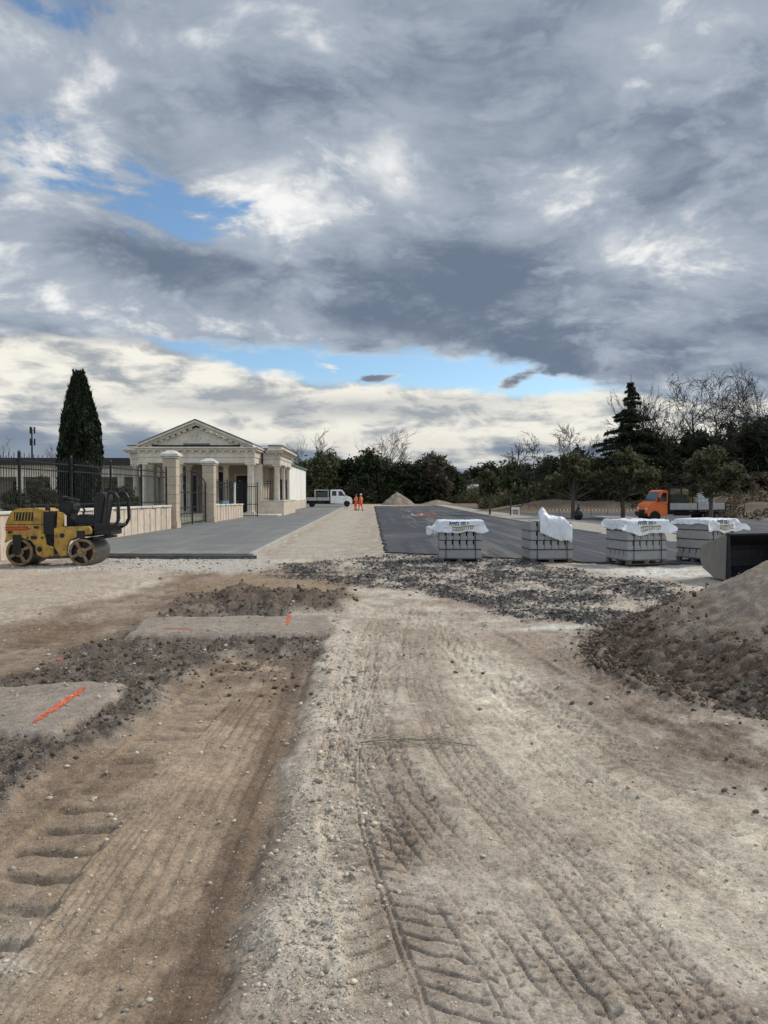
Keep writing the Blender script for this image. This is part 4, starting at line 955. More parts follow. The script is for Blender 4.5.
    for k in range(5):
        MB().pipe([(1.10 + k * .05, .03 + k * .05, .80), (1.18 + k * .05, -.02 + k * .03, .62 - k * .03), (1.36 + k * .02, .0 + k * .04, .50), (1.50, .05 + k * .05, .60)], .013, 6).build('hose', blk, t)
    for (xx, zz0, w_, h_) in ((.10, .86, .10, .05), (.70, .70, .16, .08), (.78, .98, .12, .06)): MB().box(xx, xx + w_, -.045, -.036 if zz0 < .84 else -.012, zz0, zz0 + h_).build('cover_plate', blk, t)
    MB().lathe([(.07, -.05), (.07, -.036), (.03, -.036)], (.93, 0, .44), 14, 'y').build('access_hole', blk, t)
    MB().lathe([(.06, -.05), (.06, -.036), (.03, -.036)], (1.52, 0, .80), 14, 'y').build('access_hole', blk, t)
    MB().pipe([(1.36, .3, 1.66), (1.30, .22, 1.84), (1.24, .2, 1.86)], .010, 5).build('mirror_arm', blk, t); MB().lathe([(.07, -.01), (.07, .01)], (1.22, .2, 1.87), 12, 'y').build('mirror', blk, t)
    # front frame (right)
    b = MB(); b.prism([(1.30, .50), (1.30, .98), (1.42, 1.02), (2.22, 1.04), (2.28, .94), (2.28, .84), (1.95, .78), (1.72, .68), (1.64, .50), (1.62, .28), (1.46, .24)], -.035, .06, 'y'); b.build('front_frame', yel, t, bevel=.015)
    b = MB(); b.box(1.90, 2.12, -.06, -.036, .72, .92); b.build('frame_bracket', blk, t, bevel=.01)
    b = MB(); b.box(1.42, 2.24, .061, DW - .02, .76, 1.03); b.build('deck', blk, t, bevel=.02)
    # seat and backrest
    b = MB(); b.prism([(1.74, 1.06), (1.72, 1.26), (1.80, 1.34), (2.28, 1.30), (2.3, 1.06)], .22, .80, 'y'); b.build('seat', blk, t, bevel=.04)
    b = MB(); b.prism([(2.22, 1.10), (2.26, 1.86), (2.34, 1.93), (2.52, 1.90), (2.56, 1.74), (2.44, 1.02)], .20, .82, 'y'); b.build('backrest', blk, t, bevel=.04)
    b = MB(); b.pipe([(1.98, .2, 1.34), (2.02, .2, 1.46), (1.94, .2, 1.53), (1.80, .2, 1.55)], .022, 6); b.build('armrest', blk, t)
    # folded roll bar
    b = MB()
    for yy in (.12, .88):
        b.pipe([(2.26, yy, .92), (2.62, yy, 1.0), (2.66, yy, 1.86)], .035, 8)
        b.pipe([(2.66, yy, 1.86), (2.72, yy, 1.93), (2.84, yy, 1.90), (2.92, yy, 1.76), (2.94, yy, 1.22), (2.86, yy, 1.06), (2.72, yy, .98)], .045, 8)
    b.tube((2.86, .12, 1.06), (2.86, .88, 1.06), .04); b.build('roll_bar', blk, t, smooth=True)
    b = MB(); b.box(2.28, 2.74, .1, DW - .1, .80, 1.10); b.build('rear_guard', blk, t, bevel=.02)
    b = MB(); b.box(2.30, 2.56, .0, DW, .70, .76); b.build('scraper', blk, t)
    return t
roller()
# ------------------------------------------------------------------ trucks
glass = mat('dark_glass', (.015, .018, .022), .12, .1, 2, spec=.6)
tyre = mat('tyre_rubber', (.018, .018, .018), .85, .1, 4)
hubm = mat('wheel_steel', (.30, .30, .31), .5, .1, 4, metal=.4)
whitep = mat('white_paint', (.82, .82, .80), .35, .04, 2, spec=.5, dirt=(.35, .32, .27), dscale=1.2, damt=.5)
oranp = mat('orange_paint_work', (.80, .17, .03), .4, .06, 2, spec=.5)
alu = mat('dropside_alu', (.42, .42, .40), .5, .1, 3, metal=.3, dirt=(.2, .18, .15), dscale=1.5, damt=.5)
lampm = mat('lamp_lens', (.7, .7, .68), .15, .02); tail = mat('tail_lens', (.4, .02, .02), .2)
def truck(name, x, y, rz, label, paintm, bed, crew, z=0.):
    t = empty(name, (x, y, z), rz, label, 'truck', None); Wt = 1.95; c0 = bed + .08; cl_ = 2.75 if crew else 1.85; L_ = c0 + cl_
    s0 = c0 + cl_ - 1.85
    prof = [(c0, .45), (c0, 2.08), (c0 + .08, 2.16), (s0 + .42, 2.18), (s0 + .60, 2.12), (s0 + 1.12, 1.42), (s0 + 1.66, 1.22), (s0 + 1.80, 1.02), (s0 + 1.85, .62), (s0 + 1.82, .42), (s0 + 1.62, .40)]
    wc = s0 + 1.15; wr = wc if crew else c0 + (wc - c0) * .70; arch = [(wc + .42 * math.cos(a), .36 + .42 * math.sin(a)) for a in [i * math.pi / 8 for i in range(9)]]
    b = MB(); b.prism(prof + arch + [(wc - .46, .40)], -Wt / 2 + .05, Wt / 2 - .05, 'y'); cab = b.build('cab', paintm, t, bevel=.03)
    b = MB(); b.prism([(s0 + .64, 2.06), (s0 + 1.14, 1.42), (s0 + 1.155, 1.432), (s0 + .655, 2.072)], -Wt / 2 + .16, Wt / 2 - .16, 'y'); b.build('windscreen', glass, cab)
    for s_ in (-1, 1):
        y0 = s_ * (Wt / 2 - .05); ya, yb = (y0 - .012, y0 - .002) if s_ < 0 else (y0 + .002, y0 + .012)
        d = MB().prism([(s0 + .02, .55), (s0 + .02, 2.08), (s0 + .50, 2.08), (s0 + .98, 1.38), (s0 + .98, .95), (s0 + .70, .55)], ya, yb, 'y').build('door', paintm, cab, bevel=.003)
        yc, yd = (ya - .006, ya - .001) if s_ < 0 else (yb + .001, yb + .006)
        MB().prism([(s0 + .12, 1.40), (s0 + .12, 2.0), (s0 + .47, 2.0), (s0 + .88, 1.40)], yc, yd, 'y').build('window', glass, d)
        MB().box(s0 + .08, s0 + .22, yc, yd, 1.20, 1.25).build('handle', blk, d)
        if crew:
            d = MB().prism([(c0 + .10, .55), (c0 + .10, 2.08), (s0 - .02, 2.08), (s0 - .02, .55)], ya, yb, 'y').build('door', paintm, cab, bevel=.003)
            MB().prism([(c0 + .20, 1.40), (c0 + .20, 2.0), (s0 - .14, 2.0), (s0 - .14, 1.40)], yc, yd, 'y').build('window', glass, d)
        ym = s_ * (Wt / 2 + .10); MB().box(s0 + .92, s0 + 1.0, ym - .09, ym + .09, 1.38, 1.72).build('wing_mirror', blk, cab, bevel=.02)
        yl = s_ * (Wt / 2 - .28); MB().prism([(s0 + 1.70, .82), (s0 + 1.83, .80), (s0 + 1.815, .98), (s0 + 1.70, 1.04)], yl - .16, yl + .16, 'y').build('headlight', lampm, cab, bevel=.01)
    MB().box(s0 + 1.80, s0 + 1.92, -Wt / 2 + .06, Wt / 2 - .06, .38, .60).build('bumper', blk, t, bevel=.03)
    MB().box(s0 + 1.828, s0 + 1.87, -.45, .45, .66, .84).build('radiator_grille', blk, cab)
    MB().box(.1, s0 + 1.6, -.38, .38, .48, .66).build('chassis', blk, t)
    for wx_, dual in ((.95, True), (wr, False)):
        for s_ in (-1, 1):
            y0 = s_ * (Wt / 2 - .12); w = MB(); w.lathe([(.21, -.11), (.33, -.115), (.355, -.08), (.355, .08), (.33, .115), (.21, .11)], (wx_, y0, .355), 24, 'y'); wh = w.build('wheel', tyre, t, smooth=True)
            MB().lathe([(.21, -.10), (.20, -.06), (.09, -.05), (.08, -.10), (.03, -.10)] if s_ < 0 else [(.21, .10), (.20, .06), (.09, .05), (.08, .10), (.03, .10)], (wx_, y0, .355), 20, 'y').build('rim', hubm, wh, smooth=True)
    MB().box(0, bed, -Wt / 2 - .03, Wt / 2 + .03, .72, .80).build('load_bed', blk, t)
    n = 2 if bed < 4 else 2
    for s_ in (-1, 1):
        y0 = s_ * (Wt / 2 + .01)
        for i in range(n):
            xa = .03 + i * bed / n; xb = (i + 1) * bed / n - .03; pn_ = MB().box(xa, xb, y0 - .018, y0 + .018, .803, 1.20).build('dropside', alu, t, bevel=.005)
            for zz1 in (.92, 1.06): MB().box(xa, xb, y0 + s_ * .019, y0 + s_ * .027, zz1, zz1 + .02).build('rib', alu, pn_)
        for xx in (0, bed / 2, bed): MB().box(xx - .03, xx + .03, y0 - .03, y0 + .03, .72, 1.24).build('stake', blk, t)
    MB().box(-.03, .0, -Wt / 2 + .03, Wt / 2 - .03, .803, 1.20).build('tailboard', alu, t)
    for s_ in (-1, 1): MB().box(-.06, -.03, s_ * .75 - .14, s_ * .75 + .14, .56, .68).build('tail_light', tail, t)
    hb = MB()
    for yy in (-Wt / 2 + .05, 0, Wt / 2 - .05): hb.box(bed - .03, bed + .03, yy - .03, yy + .03, .8, 2.1)
    for zz1 in (1.3, 1.7, 2.05): hb.box(bed - .03, bed + .03, -Wt / 2 + .05, Wt / 2 - .05, zz1, zz1 + .05)
    hb.build('headboard', blk, t)
    MB().box(1.9 if bed > 4 else 1.6, 2.5, -Wt / 2 + .1, -Wt / 2 + .5, .38, .70).build('tool_box', blk, t, bevel=.01)
    if not crew:
        for o in t.children:
            if o.name.split('.')[0] in ('cab', 'bumper', 'radiator_grille'): o.scale = (.70, 1, .93); o.location.x = c0 * .30
    return t
xa, ya = G(307, 507, .15)
tw = truck('flatbed_truck', -8.4, 93.5, R(2), 'white crew cab flatbed truck parked past the end of the white wall', whitep, 3.2, True, .152)
def crate(t, x0, x1, y0, y1, z0, z1, name, m, label, cat):
    e = empty(name, t.matrix_world @ Vector((0, 0, 0)) if False else t.location, t.rotation_euler.z, label, cat)
    return e
e = empty('tool_cage', tw.location, tw.rotation_euler.z, 'silver framed cage box on the white truck bed behind its cab', 'cage')
f = MB()
for xx in (1.35, 3.0):
    for yy in (-.8, .8): f.box(xx - .03, xx + .03, yy - .03, yy + .03, .802, 2.12)
for zz1 in (2.08,):
    f.box(1.32, 3.03, -.83, -.77, zz1, zz1 + .06); f.box(1.32, 3.03, .77, .83, zz1, zz1 + .06); f.box(1.32, 1.38, -.77, .77, zz1, zz1 + .06); f.box(2.97, 3.03, -.77, .77, zz1, zz1 + .06)
f.build('frame', whitep, e); MB().box(1.40, 2.95, -.76, .76, .81, 1.85).build('mesh_body', mat('cage_dark', (.06, .065, .06), .7, .4, 5), e); MB().box(1.30, 3.05, -.85, .85, 2.143, 2.17).build('lid', alu, e)
to = truck('dropside_truck', 22.2, 47.0, R(181), 'orange cab truck with long dropside bed parked behind the small trees', oranp, 3.55, False, .06)
def onbed(x, y=0, z=.802): return to.matrix_world @ Vector((x, y, z))
bpy.context.view_layer.update()
e = empty('loading_frame', onbed(2.75), to.rotation_euler.z, 'black square steel frame on the truck bed behind the orange cab', 'frame')
f = MB()
for xx in (-.75, .75):
    for yy in (-.8, .8): f.box(xx - .035, xx + .035, yy - .035, yy + .035, 0, 1.40)
for yy in (-.8, .8): f.box(-.785, .785, yy - .035, yy + .035, 1.403, 1.47)
for xx in (-.75, .75): f.box(xx - .035, xx + .035, -.765, .765, 1.403, 1.47)
f.build('bars', blk, e); MB().box(-.55, .55, -.5, .5, 0.0, .95).build('panel', mat('green_crate', (.05, .06, .045), .7, .3, 4), e, bevel=.03)
e = empty('yellow_compactor', onbed(1.80), to.rotation_euler.z, 'small ochre machine standing between black frame and white tank', 'machine')
MB().box(-.16, .16, -.3, .3, 0, .5).build('engine', yel, e, bevel=.03); MB().prism([(-.1, .5), (.1, .5), (.16, 1.2), (.06, 1.22)], -.25, .25, 'y').build('guard', yel, e, bevel=.02)
e = empty('water_tank', onbed(1.05), to.rotation_euler.z, 'white plastic water tank in a silver cage on the truck bed', 'tank')
MB().box(-.5, .5, -.48, .48, .14, 1.10).build('bottle', mat('tank_plastic', (.72, .74, .74), .4, .05, 3), e, bevel=.08); MB().cb(0, 0, 0, 1.1, 1.05, .13).build('pallet_base', blk, e)
f = MB()
for zz1 in (.2, .45, .7, .95, 1.08):
    for s_ in (-1, 1): f.box(-.535, .535, s_ * .52 - .012, s_ * .52 + .012, zz1, zz1 + .025); f.box(s_ * .53 - .012, s_ * .53 + .012, -.52, .52, zz1 + .003, zz1 + .022)
for q in (-.53, -.26, 0, .26, .53):
    for s_ in (-1, 1): f.box(q - .012, q + .012, s_ * .545 - .012, s_ * .545 + .012, .13, 1.1)
f.build('cage', alu, e); MB().lathe([(.09, 1.10), (.09, 1.16), (.03, 1.165)], (0, 0, 0), 12).build('lid', blk, e)
# ------------------------------------------------------------------ workers
hiv = mat('orange_hivis', (.85, .14, .03), .8, .08, 20); refl = mat('reflective_band', (.62, .62, .58), .4); skinm = mat('skin', (.42, .25, .17), .6, .05, 10); bootm = mat('boots', (.03, .025, .02), .7); hairm = mat('hair', (.03, .02, .015), .8); helm = mat('helmet_white', (.75, .75, .72), .4)
def skin_obj(name, chains, material, parent, lvl=2, extra=None):
    """chains: list of joint lists [(p, r), ...]; first joint of later chains may be an index into all verts"""
    me = bpy.data.meshes.new(name); vs = []; es = []; rad = []
    for ch in chains:
        prev = None
        for it in ch:
            if isinstance(it, int): prev = it; continue
            vs.append(it[0]); rad.append(it[1]); i = len(vs) - 1
            if prev is not None: es.append((prev, i))
            prev = i
    me.from_pydata(vs, es, []); o = bpy.data.objects.new(name, me); COL.objects.link(o); o.parent = parent
    me.skin_vertices.new(name='sk') if hasattr(me.skin_vertices, 'new') else None
    md = o.modifiers.new('skin', 'SKIN'); md.use_smooth_shade = True
    if not me.skin_vertices: 
        return o
    for i, r_ in enumerate(rad): me.skin_vertices[0].data[i].radius = (r_, r_)
    me.skin_vertices[0].data[0].use_root = True
    s_ = o.modifiers.new('sub', 'SUBSURF'); s_.levels = lvl; s_.render_levels = lvl
    bpy.context.view_layer.update(); dg = bpy.context.evaluated_depsgraph_get(); ev = o.evaluated_get(dg); m2 = bpy.data.meshes.new_from_object(ev); o.modifiers.clear(); o.data = m2; m2.materials.clear(); m2.materials.append(material)
    for p in m2.polygons: p.use_smooth = True
    return o
def person(x, y, rz, label, la, ra, lf, rf, hat):
    t = empty('person', (x, y, 0), rz, label, 'person'); Z = Vector
    pel = (0, 0, .95); ch = []
    def hand(wr, d, side):
        wr = Z(wr); d = Z(d).normalized(); out = Z((0, 1, 0)); f = []
        for k in range(4): b0 = wr + d * .09 + out * (.026 - .0175 * k); l = (.075, .085, .08, .06)[k]; f.append([(tuple(b0), .010), (tuple(b0 + d * l * .5 + Z((.006, 0, -.004))), .009), (tuple(b0 + d * l * .9 + Z((.02, 0, -.02))), .007)])
        f.append([(tuple(wr + d * .03 + out * .03), .011), (tuple(wr + d * .07 + out * .055), .010), (tuple(wr + d * .10 + out * .06), .008)]); return f
    body = [[(pel, .13), ((0, 0, 1.12), .12), ((0, 0, 1.30), .14), ((0, 0, 1.42), .11), ((0, 0, 1.50), .055), ((.01, 0, 1.56), .07), ((.015, 0, 1.64), .095), ((.01, 0, 1.72), .075)]]
    def limb(s_, el_, ha): return [3, ((0, s_ * .18, 1.40), .065), (el_, .045), (ha, .033), (tuple(Z(ha) + (Z(ha) - Z(el_)).normalized() * .08), .035)]
    body.append(limb(1, la[0], la[1])); body.append(limb(-1, ra[0], ra[1]))
    for s_, (kn, an) in ((1, lf), (-1, rf)): body.append([0, ((0, s_ * .10, .86), .095), (kn, .062), (an, .042), ((an[0] + .12, an[1], .035), .035)])
    skin_obj('body', body, skinm, t)
    for (el_, ha) in (la, ra):
        for fi_ in hand(ha, Z(ha) - Z(el_), 1): skin_obj('finger', [fi_], skinm, t, 1)
    jk = [[((0, 0, .93), .155), ((0, 0, 1.12), .15), ((0, 0, 1.30), .165), ((0, 0, 1.42), .13), ((0, 0, 1.46), .085)]]
    for s_, (el_, ha) in ((1, la), (-1, ra)): jk.append([3, ((0, s_ * .18, 1.40), .085), (el_, .062), (tuple(Z(ha) * .93 + Z(el_) * .07), .05)])
    skin_obj('jacket', jk, hiv, t)
    tr = [[((0, 0, .94), .15)]]
    for s_, (kn, an) in ((1, lf), (-1, rf)): tr.append([0, ((0, s_ * .10, .84), .115), (kn, .085), (tuple(Z(an) + Z((0, 0, .03))), .07)])
    skin_obj('trousers', tr, hiv, t)
    for zz1, rr_ in ((1.10, .172), (1.24, .182)): MB().lathe([(rr_, zz1), (rr_ + .004, zz1 + .01), (rr_ + .004, zz1 + .045), (rr_, zz1 + .055)], (0, 0, 0), 16).build('reflective_band', refl, t, smooth=True)
    for (kn, an) in (lf, rf):
        MB().lathe([(.088, .0), (.09, .01), (.088, .05)], tuple(Z(kn) * .45 + Z(an) * .55), 12).build('reflective_band', refl, t, smooth=True)
        MB().box(an[0] - .06, an[0] + .20, an[1] - .05, an[1] + .05, 0, .10).build('boot', bootm, t, bevel=.03)
    if hat: MB().lathe([(.135, 1.70), (.115, 1.705), (.112, 1.75), (.085, 1.80), (.03, 1.825)], (.012, 0, 0), 18).build('helmet', helm, t, smooth=True)
    else: MB().lathe([(.098, 1.66), (.102, 1.70), (.09, 1.76), (.05, 1.80), (.01, 1.81)], (-.005, 0, 0), 16).build('hair', hairm, t, smooth=True)
    for s_ in (-1, 1): MB().lathe([(.012, -.004), (.012, .004)], (.105, s_ * .032, 1.665), 8, 'x').build('eye', bootm, t); MB().cb(.0, s_ * .098, 1.63, .03, .015, .055).build('ear', skinm, t, bevel=.005)
    MB().prism([(.10, 1.62), (.135, 1.625), (.10, 1.67)], -.014, .014, 'y').build('nose', skinm, t, bevel=.004); MB().cb(.10, 0, 1.588, .012, .05, .01).build('mouth', hairm, t)
x, y = G(356.2, 510.4); person(x, y, R(205), 'worker in orange overalls left of his colleague near the white truck', ((.02, .27, 1.12), (.20, .26, .98)), ((.05, -.26, 1.14), (.26, -.18, 1.08)), ((.08, .12, .50), (.02, .13, .08)), ((.14, -.11, .50), (.04, -.12, .08)), False)
x, y = G(361.0, 510.6); person(x, y, R(150), 'worker in orange overalls and pale helmet, right of his colleague', ((.0, .27, 1.13), (.14, .24, .90)), ((-.04, -.27, 1.13), (.04, -.25, .88)), ((.16, .12, .52), (.20, .13, .08)), ((-.02, -.11, .48), (-.16, -.12, .08)), True)
# ------------------------------------------------------------------ vegetation
def leafm(name, c, var=.35, isl=.6, tr=.35): return mat(name, c, .65, var, .6, transl=tr, island=isl, spec=.2)
lf_dark = leafm('dark_foliage', (.032, .043, .020)); lf_mid = leafm('mid_foliage', (.058, .074, .030)); lf_olive = leafm('olive_foliage', (.088, .088, .044)); lf_brown = leafm('brown_foliage', (.088, .073, .048)); lf_cyp = leafm('cypress_foliage', (.016, .024, .010), tr=.1); lf_spr = leafm('spring_foliage', (.090, .11, .030))
bark = mat('bark', (.085, .070, .055), .95, .25, 3, .3, 14); bark_p = mat('pale_bark', (.19, .17, .145), .95, .2, 3, .3, 14); bark_d = mat('dark_bark', (.035, .029, .024), .95, .25, 3)
def leaves(pts, size, r, stretch=1.6, droop=0.0, up=None):
    n = len(pts); d = r.normal(size=(n, 3)); d[:, 2] += droop; 
    if up is not None: d = d * .45 + up
    d /= np.linalg.norm(d, axis=1)[:, None]
    e_ = np.cross(d, r.normal(size=(n, 3))); e_ /= np.linalg.norm(e_, axis=1)[:, None]
    s_ = size * r.uniform(.6, 1.35, n)[:, None]
    a = d * s_ * stretch; b = e_ * s_ * .55
    V = np.stack([pts - a, pts + b, pts + a, pts - b], 1).reshape(-1, 3)
    return V, np.arange(4 * n).reshape(n, 4)
def clumps(blobs, n, r, shell=.5, sub=40, sr=.22):
    """points gathered in small clumps inside ellipsoid blobs"""
    w = np.array([b[3] * b[4] * b[5] for b in blobs]) ** .7; w /= w.sum(); out_ = []
    for b, k in zip(blobs, (w * n).astype(int)):
        m = max(2, k // sub); c = r.normal(size=(m, 3)); c /= np.linalg.norm(c, axis=1)[:, None]; rad = (shell + (1 - shell) * r.rand(m)) ** .8; c = c * rad[:, None]
        p = c[r.randint(0, m, k)] + r.normal(size=(k, 3)) * sr * r.uniform(.5, 1.3, (k, 1))
        out_.append(p * np.array(b[3:6]) + np.array(b[0:3]))
    return np.concatenate(out_)
def branch_tree(h, r0, rnd, *a, rmin=.02, **k): return _bt(h, r0, rnd, rmin, *a, **k)
def _bt(h, r0, rnd, rmin, levels=4, spread=.5, kids=(3, 5), lean=(0, 0), start=.3, decay=.62, sides=5, crook=.12, up=.25):
    b = MB(); tips = []
    def grow(p, d, L_, r_, lv):
        n = 4 if lv > 1 else 3; pts = [p]; q = p; dd = d
        for i in range(n):
            dd = (dd + Vector((rnd.gauss(0, crook), rnd.gauss(0, crook), rnd.gauss(0, crook * .6) + up * .12))).normalized(); q = q + dd * L_ / n; pts.append(q)
        for i in range(n):
            ra = r_ * (1 - .75 * i / n); rb = r_ * (1 - .75 * (i + 1) / n) if lv > 0 else r_ * (1 - .95 * (i + 1) / n); b.tube(pts[i], pts[i + 1], max(ra, rmin), max(rb, rmin * .8), sides if lv > 1 else 3, caps=False)
        if lv == 0: tips.append(pts[-1]); return
        k = rnd.randint(*kids) + (3 if lv == levels else 0)
        for j in range(k):
            t_ = start + (1 - start) * (j + rnd.random()) / k if lv == levels else .25 + .75 * (j + rnd.random()) / k
            i = min(int(t_ * n), n - 1); pos = pts[i].lerp(pts[i + 1], t_ * n - i)
            ax = (pts[i + 1] - pts[i]).normalized(); a = rnd.uniform(0, 6.283) + j * 2.4; pr = ax.orthogonal().normalized(); pr.rotate(Matrix.Rotation(a, 3, ax))
            nd = (ax * (1 - spread) + pr * spread * rnd.uniform(.8, 1.3)).normalized()
            grow(pos, nd, L_ * decay * rnd.uniform(.7, 1.1) * (1 - .35 * t_ * (lv == levels)), r_ * (1 - .7 * t_) * .62, lv - 1)
        tips.append(pts[-1])
    grow(Vector((0, 0, 0)), Vector((lean[0], lean[1], 1)).normalized(), h * .8, r0, levels)
    return b, tips
def bare_tree(name, x, y, h, label, seed, m=bark_p, spread=.45, lean=(0, 0), start=.3, ivy=0, group=None, levels=4, crook=.12, r0=None, kids=(3, 5)):
    rnd = random.Random(seed); h *= .9; t = empty(name, (x, y, 0), rnd.uniform(0, 6) if lean == (0, 0) else 0, label, 'tree', group); b, tips = branch_tree(h, r0 or h * .018, rnd, levels, spread, kids, lean, start, crook=crook)
    b.build('branches', m, t)
    if ivy:
        r = np.random.RandomState(seed); v = np.array(b.v); v = v[v[:, 2] < h * ivy]; p = v[r.randint(0, len(v), 5000)]; keep = np.hypot(p[:, 0], p[:, 1]) < h * .22; p = p[keep] + r.normal(size=(keep.sum(), 3)) * (.22, .22, .3)
        V, Fq = leaves(p, .15, r); np_mesh('ivy', V, Fq, lf_dark, t)
    return t
_tm = {}
def leafy_tree(x, y, h, w, label, m=lf_dark, seed=1, trunk=.35, n=7000, leaf=.17, group=None, name='evergreen_tree', key=None, bark_=bark_d, cat='tree', squash=1.0):
    r = np.random.RandomState(seed); t = empty(name, (x, y, 0), r.uniform(0, 6.28) if key else 0, label, cat, group)
    if key and key in _tm:
        for o in _tm[key]: c = o.copy(); COL.objects.link(c); c.parent = t
        hh, ww = _tm[key + '_s']; t.scale = (w / ww, w / ww, h / hh); return t
    hb = h * trunk; ch = h - hb; blobs = []
    k = 11 if seed < 30 or seed > 40 else 24
    for i in range(k):
        a = r.uniform(0, 6.28); f = (i + .5) / k; rr = w * .5 * (1 - f ** 2.2 * .75) * (r.uniform(.2, .62) if k == 11 else r.uniform(.25, 1.05)); s_ = w * (r.uniform(.17, .28) if k == 11 else r.uniform(.08, .155))
        blobs.append((rr * math.cos(a), rr * math.sin(a), hb + ch * (.10 + .80 * f), s_, s_, s_ * .85 * squash))
    p = clumps(blobs, n, r, .45, 34, .26); V, Fq = leaves(p, leaf, r)
    b = MB(); top = hb + ch * .5; b.tube((0, 0, -.05), (0, 0, hb), w * .035, w * .028, 7, caps=False); b.tube((0, 0, hb), (.05, 0, top + ch * .2), w * .028, w * .01, 6, caps=False)
    for bl in blobs: z0 = hb * r.uniform(.8, 1.2); b.tube((0, 0, z0), (bl[0] * .9, bl[1] * .9, bl[2]), w * .014, w * .005, 5, caps=False)
    tr_ = b.build('trunk', bark_, t); cr = np_mesh('crown', V, Fq, m, t)
    if key: _tm[key] = [tr_, cr]; _tm[key + '_s'] = (h, w)
    return t
def at(px, Y): return P(px, 493, Y)[0]
def hz(py, Y): return CAM_H + (493 - py) * Y / F_
# cypress behind the fence
def cypress():
    Y = 35.; x = at(80.5, Y); h = hz(377, Y); r = np.random.RandomState(3); n = 26000
    z = h * (1 - r.rand(n) ** .85 * 1.0); z = .25 + (h - .25) * r.rand(n)
    f = z / h; R0 = .86 * np.clip(np.where(f < .5, .93 + .12 * f, 1.0 - ((f - .5) / .5) ** 1.7 * .80), .05, 1) * (1 - np.clip((f - .97) / .03, 0, 1) * .7)
    a = r.uniform(0, 6.28, n); lump = 1 + .09 * np.sin(a * 5 + z * 1.3) + .06 * np.sin(a * 9 - z * 2.7) + .05 * r.normal(size=n)
    rr = R0 * lump * (1 - r.rand(n) ** 3 * .5)
    p = np.stack([rr * np.cos(a), rr * np.sin(a), z], -1)
    V, Fq = leaves(p, .085, r, 2.0, up=np.array([0, 0, 1.0]))
    # thin shoots at the top
    ps = []
    for k in range(9):
        ax, ay = r.uniform(-.22, .22, 2); zz1 = h * .95; L_ = r.uniform(.25, .6); ps.append(np.stack([ax + r.normal(size=60) * .02, ay + r.normal(size=60) * .02, zz1 + L_ * r.rand(60)], -1))
    V2, F2 = leaves(np.concatenate(ps), .05, r, 2, up=np.array([0, 0, 1.0]))
    t = empty('cypress_tree', (x, Y, .1), 0, 'tall dark column-shaped cypress rising behind the black fence', 'tree')
    np_mesh('crown', np.concatenate([V, V2]), np.concatenate([Fq, F2 + len(V)]), lf_cyp, t)
    MB().tube((0, 0, -.1), (0, 0, h * .6), .16, .08, 8).build('trunk', bark_d, t)
cypress()
for i, (px, Y, h, w, m, lab) in enumerate(((14, 36, 1.9, 2.2, lf_olive, 'low olive shrub behind the fence at the far left edge'), (41, 38, 2.3, 2.8, lf_olive, 'round grey green shrub behind the fence left of the cypress'), (113, 41, 2.2, 2.4, lf_mid, 'round dark green shrub behind the fence right of the cypress'), (132, 46, 1.6, 1.8, lf_mid, 'small clipped shrub in front of the chapel corner'))):
    leafy_tree(at(px, Y), Y, h, w, lab, m, 20 + i, .12, 5000, .07, 'shrubs behind the iron fence', 'garden_shrub', None, bark_d, 'shrub')
# pots with flowers by the short wall
# small trees in the car park
SM = 'young trees planted in the car park'
leafy_tree(at(490, 62), 62, hz(470, 62), 2.7, 'small round tree in the verge, left of the pair beyond the pallets', lf_olive, 31, .42, 4200, .10, SM, 'young_tree', None, bark)
leafy_tree(at(511, 60), 60, hz(463, 60), 2.2, 'small ragged tree in the verge, right of the pair beyond the pallets', lf_mid, 32, .42, 2600, .12, SM, 'young_tree', None, bark)
leafy_tree(at(573, 54), 54, hz(455, 54), 4.5, 'young tree behind the crumpled plastic sheet with black bag at its foot', lf_olive, 33, .34, 5600, .11, SM, 'young_tree', None, bark)
leafy_tree(at(623, 54), 54, hz(449, 54), 5.0, 'young tree just left of the orange truck cab', lf_olive, 34, .30, 6200, .11, SM, 'young_tree', None, bark)
leafy_tree(at(711, 43), 43, hz(447, 43), 3.9, 'young tree standing in front of the orange truck bed', lf_olive, 35, .36, 5200, .10, SM, 'young_tree', None, bark)
# conifer with sparse drooping tiers
def conifer(px, Y, ytop, wb, label, seed):
    r = np.random.RandomState(seed); h = hz(ytop, Y); t = empty('conifer_tree', (at(px, Y), Y, 0), 0, label, 'tree')
    b = MB(); b.tube((0, 0, 0), (0, 0, h), .22, .02, 7); pts = []; z = 1.6
    while z < h - .9:
        f = z / h; L_ = wb * .5 * (1 - f) ** 1.3 * 1.15 + .10; k = r.randint(3, 7)
        for j in range(k):
            a = r.uniform(0, 6.28); l = L_ * r.uniform(.4, 1.3); e0 = np.array([math.cos(a), math.sin(a)])
            dz0 = -.10 * l; b.tube((0, 0, z), (e0[0] * l, e0[1] * l, z + dz0 + .12 * l), .04, .01, 4, caps=False)
            m = int(70 * l); u = r.rand(m) ** .7; sp_ = r.normal(size=m) * .16 * l * (1 - u * .5)
            x = e0[0] * l * u - e0[1] * sp_; y = e0[1] * l * u + e0[0] * sp_; zz1 = z + .06 * l * u - .16 * l * u * u - np.abs(sp_) * .3 - r.rand(m) * .22
            pts.append(np.stack([x, y, zz1], -1))
        z += r.uniform(.18, .46)
    V, Fq = leaves(np.concatenate(pts), .115, r, 2.0); np_mesh('crown', V, Fq, lf_dark, t); b.build('trunk', bark_d, t)
conifer(630, 80, 374, 13.5, 'tall pointed conifer towering over the right tree line', 5)
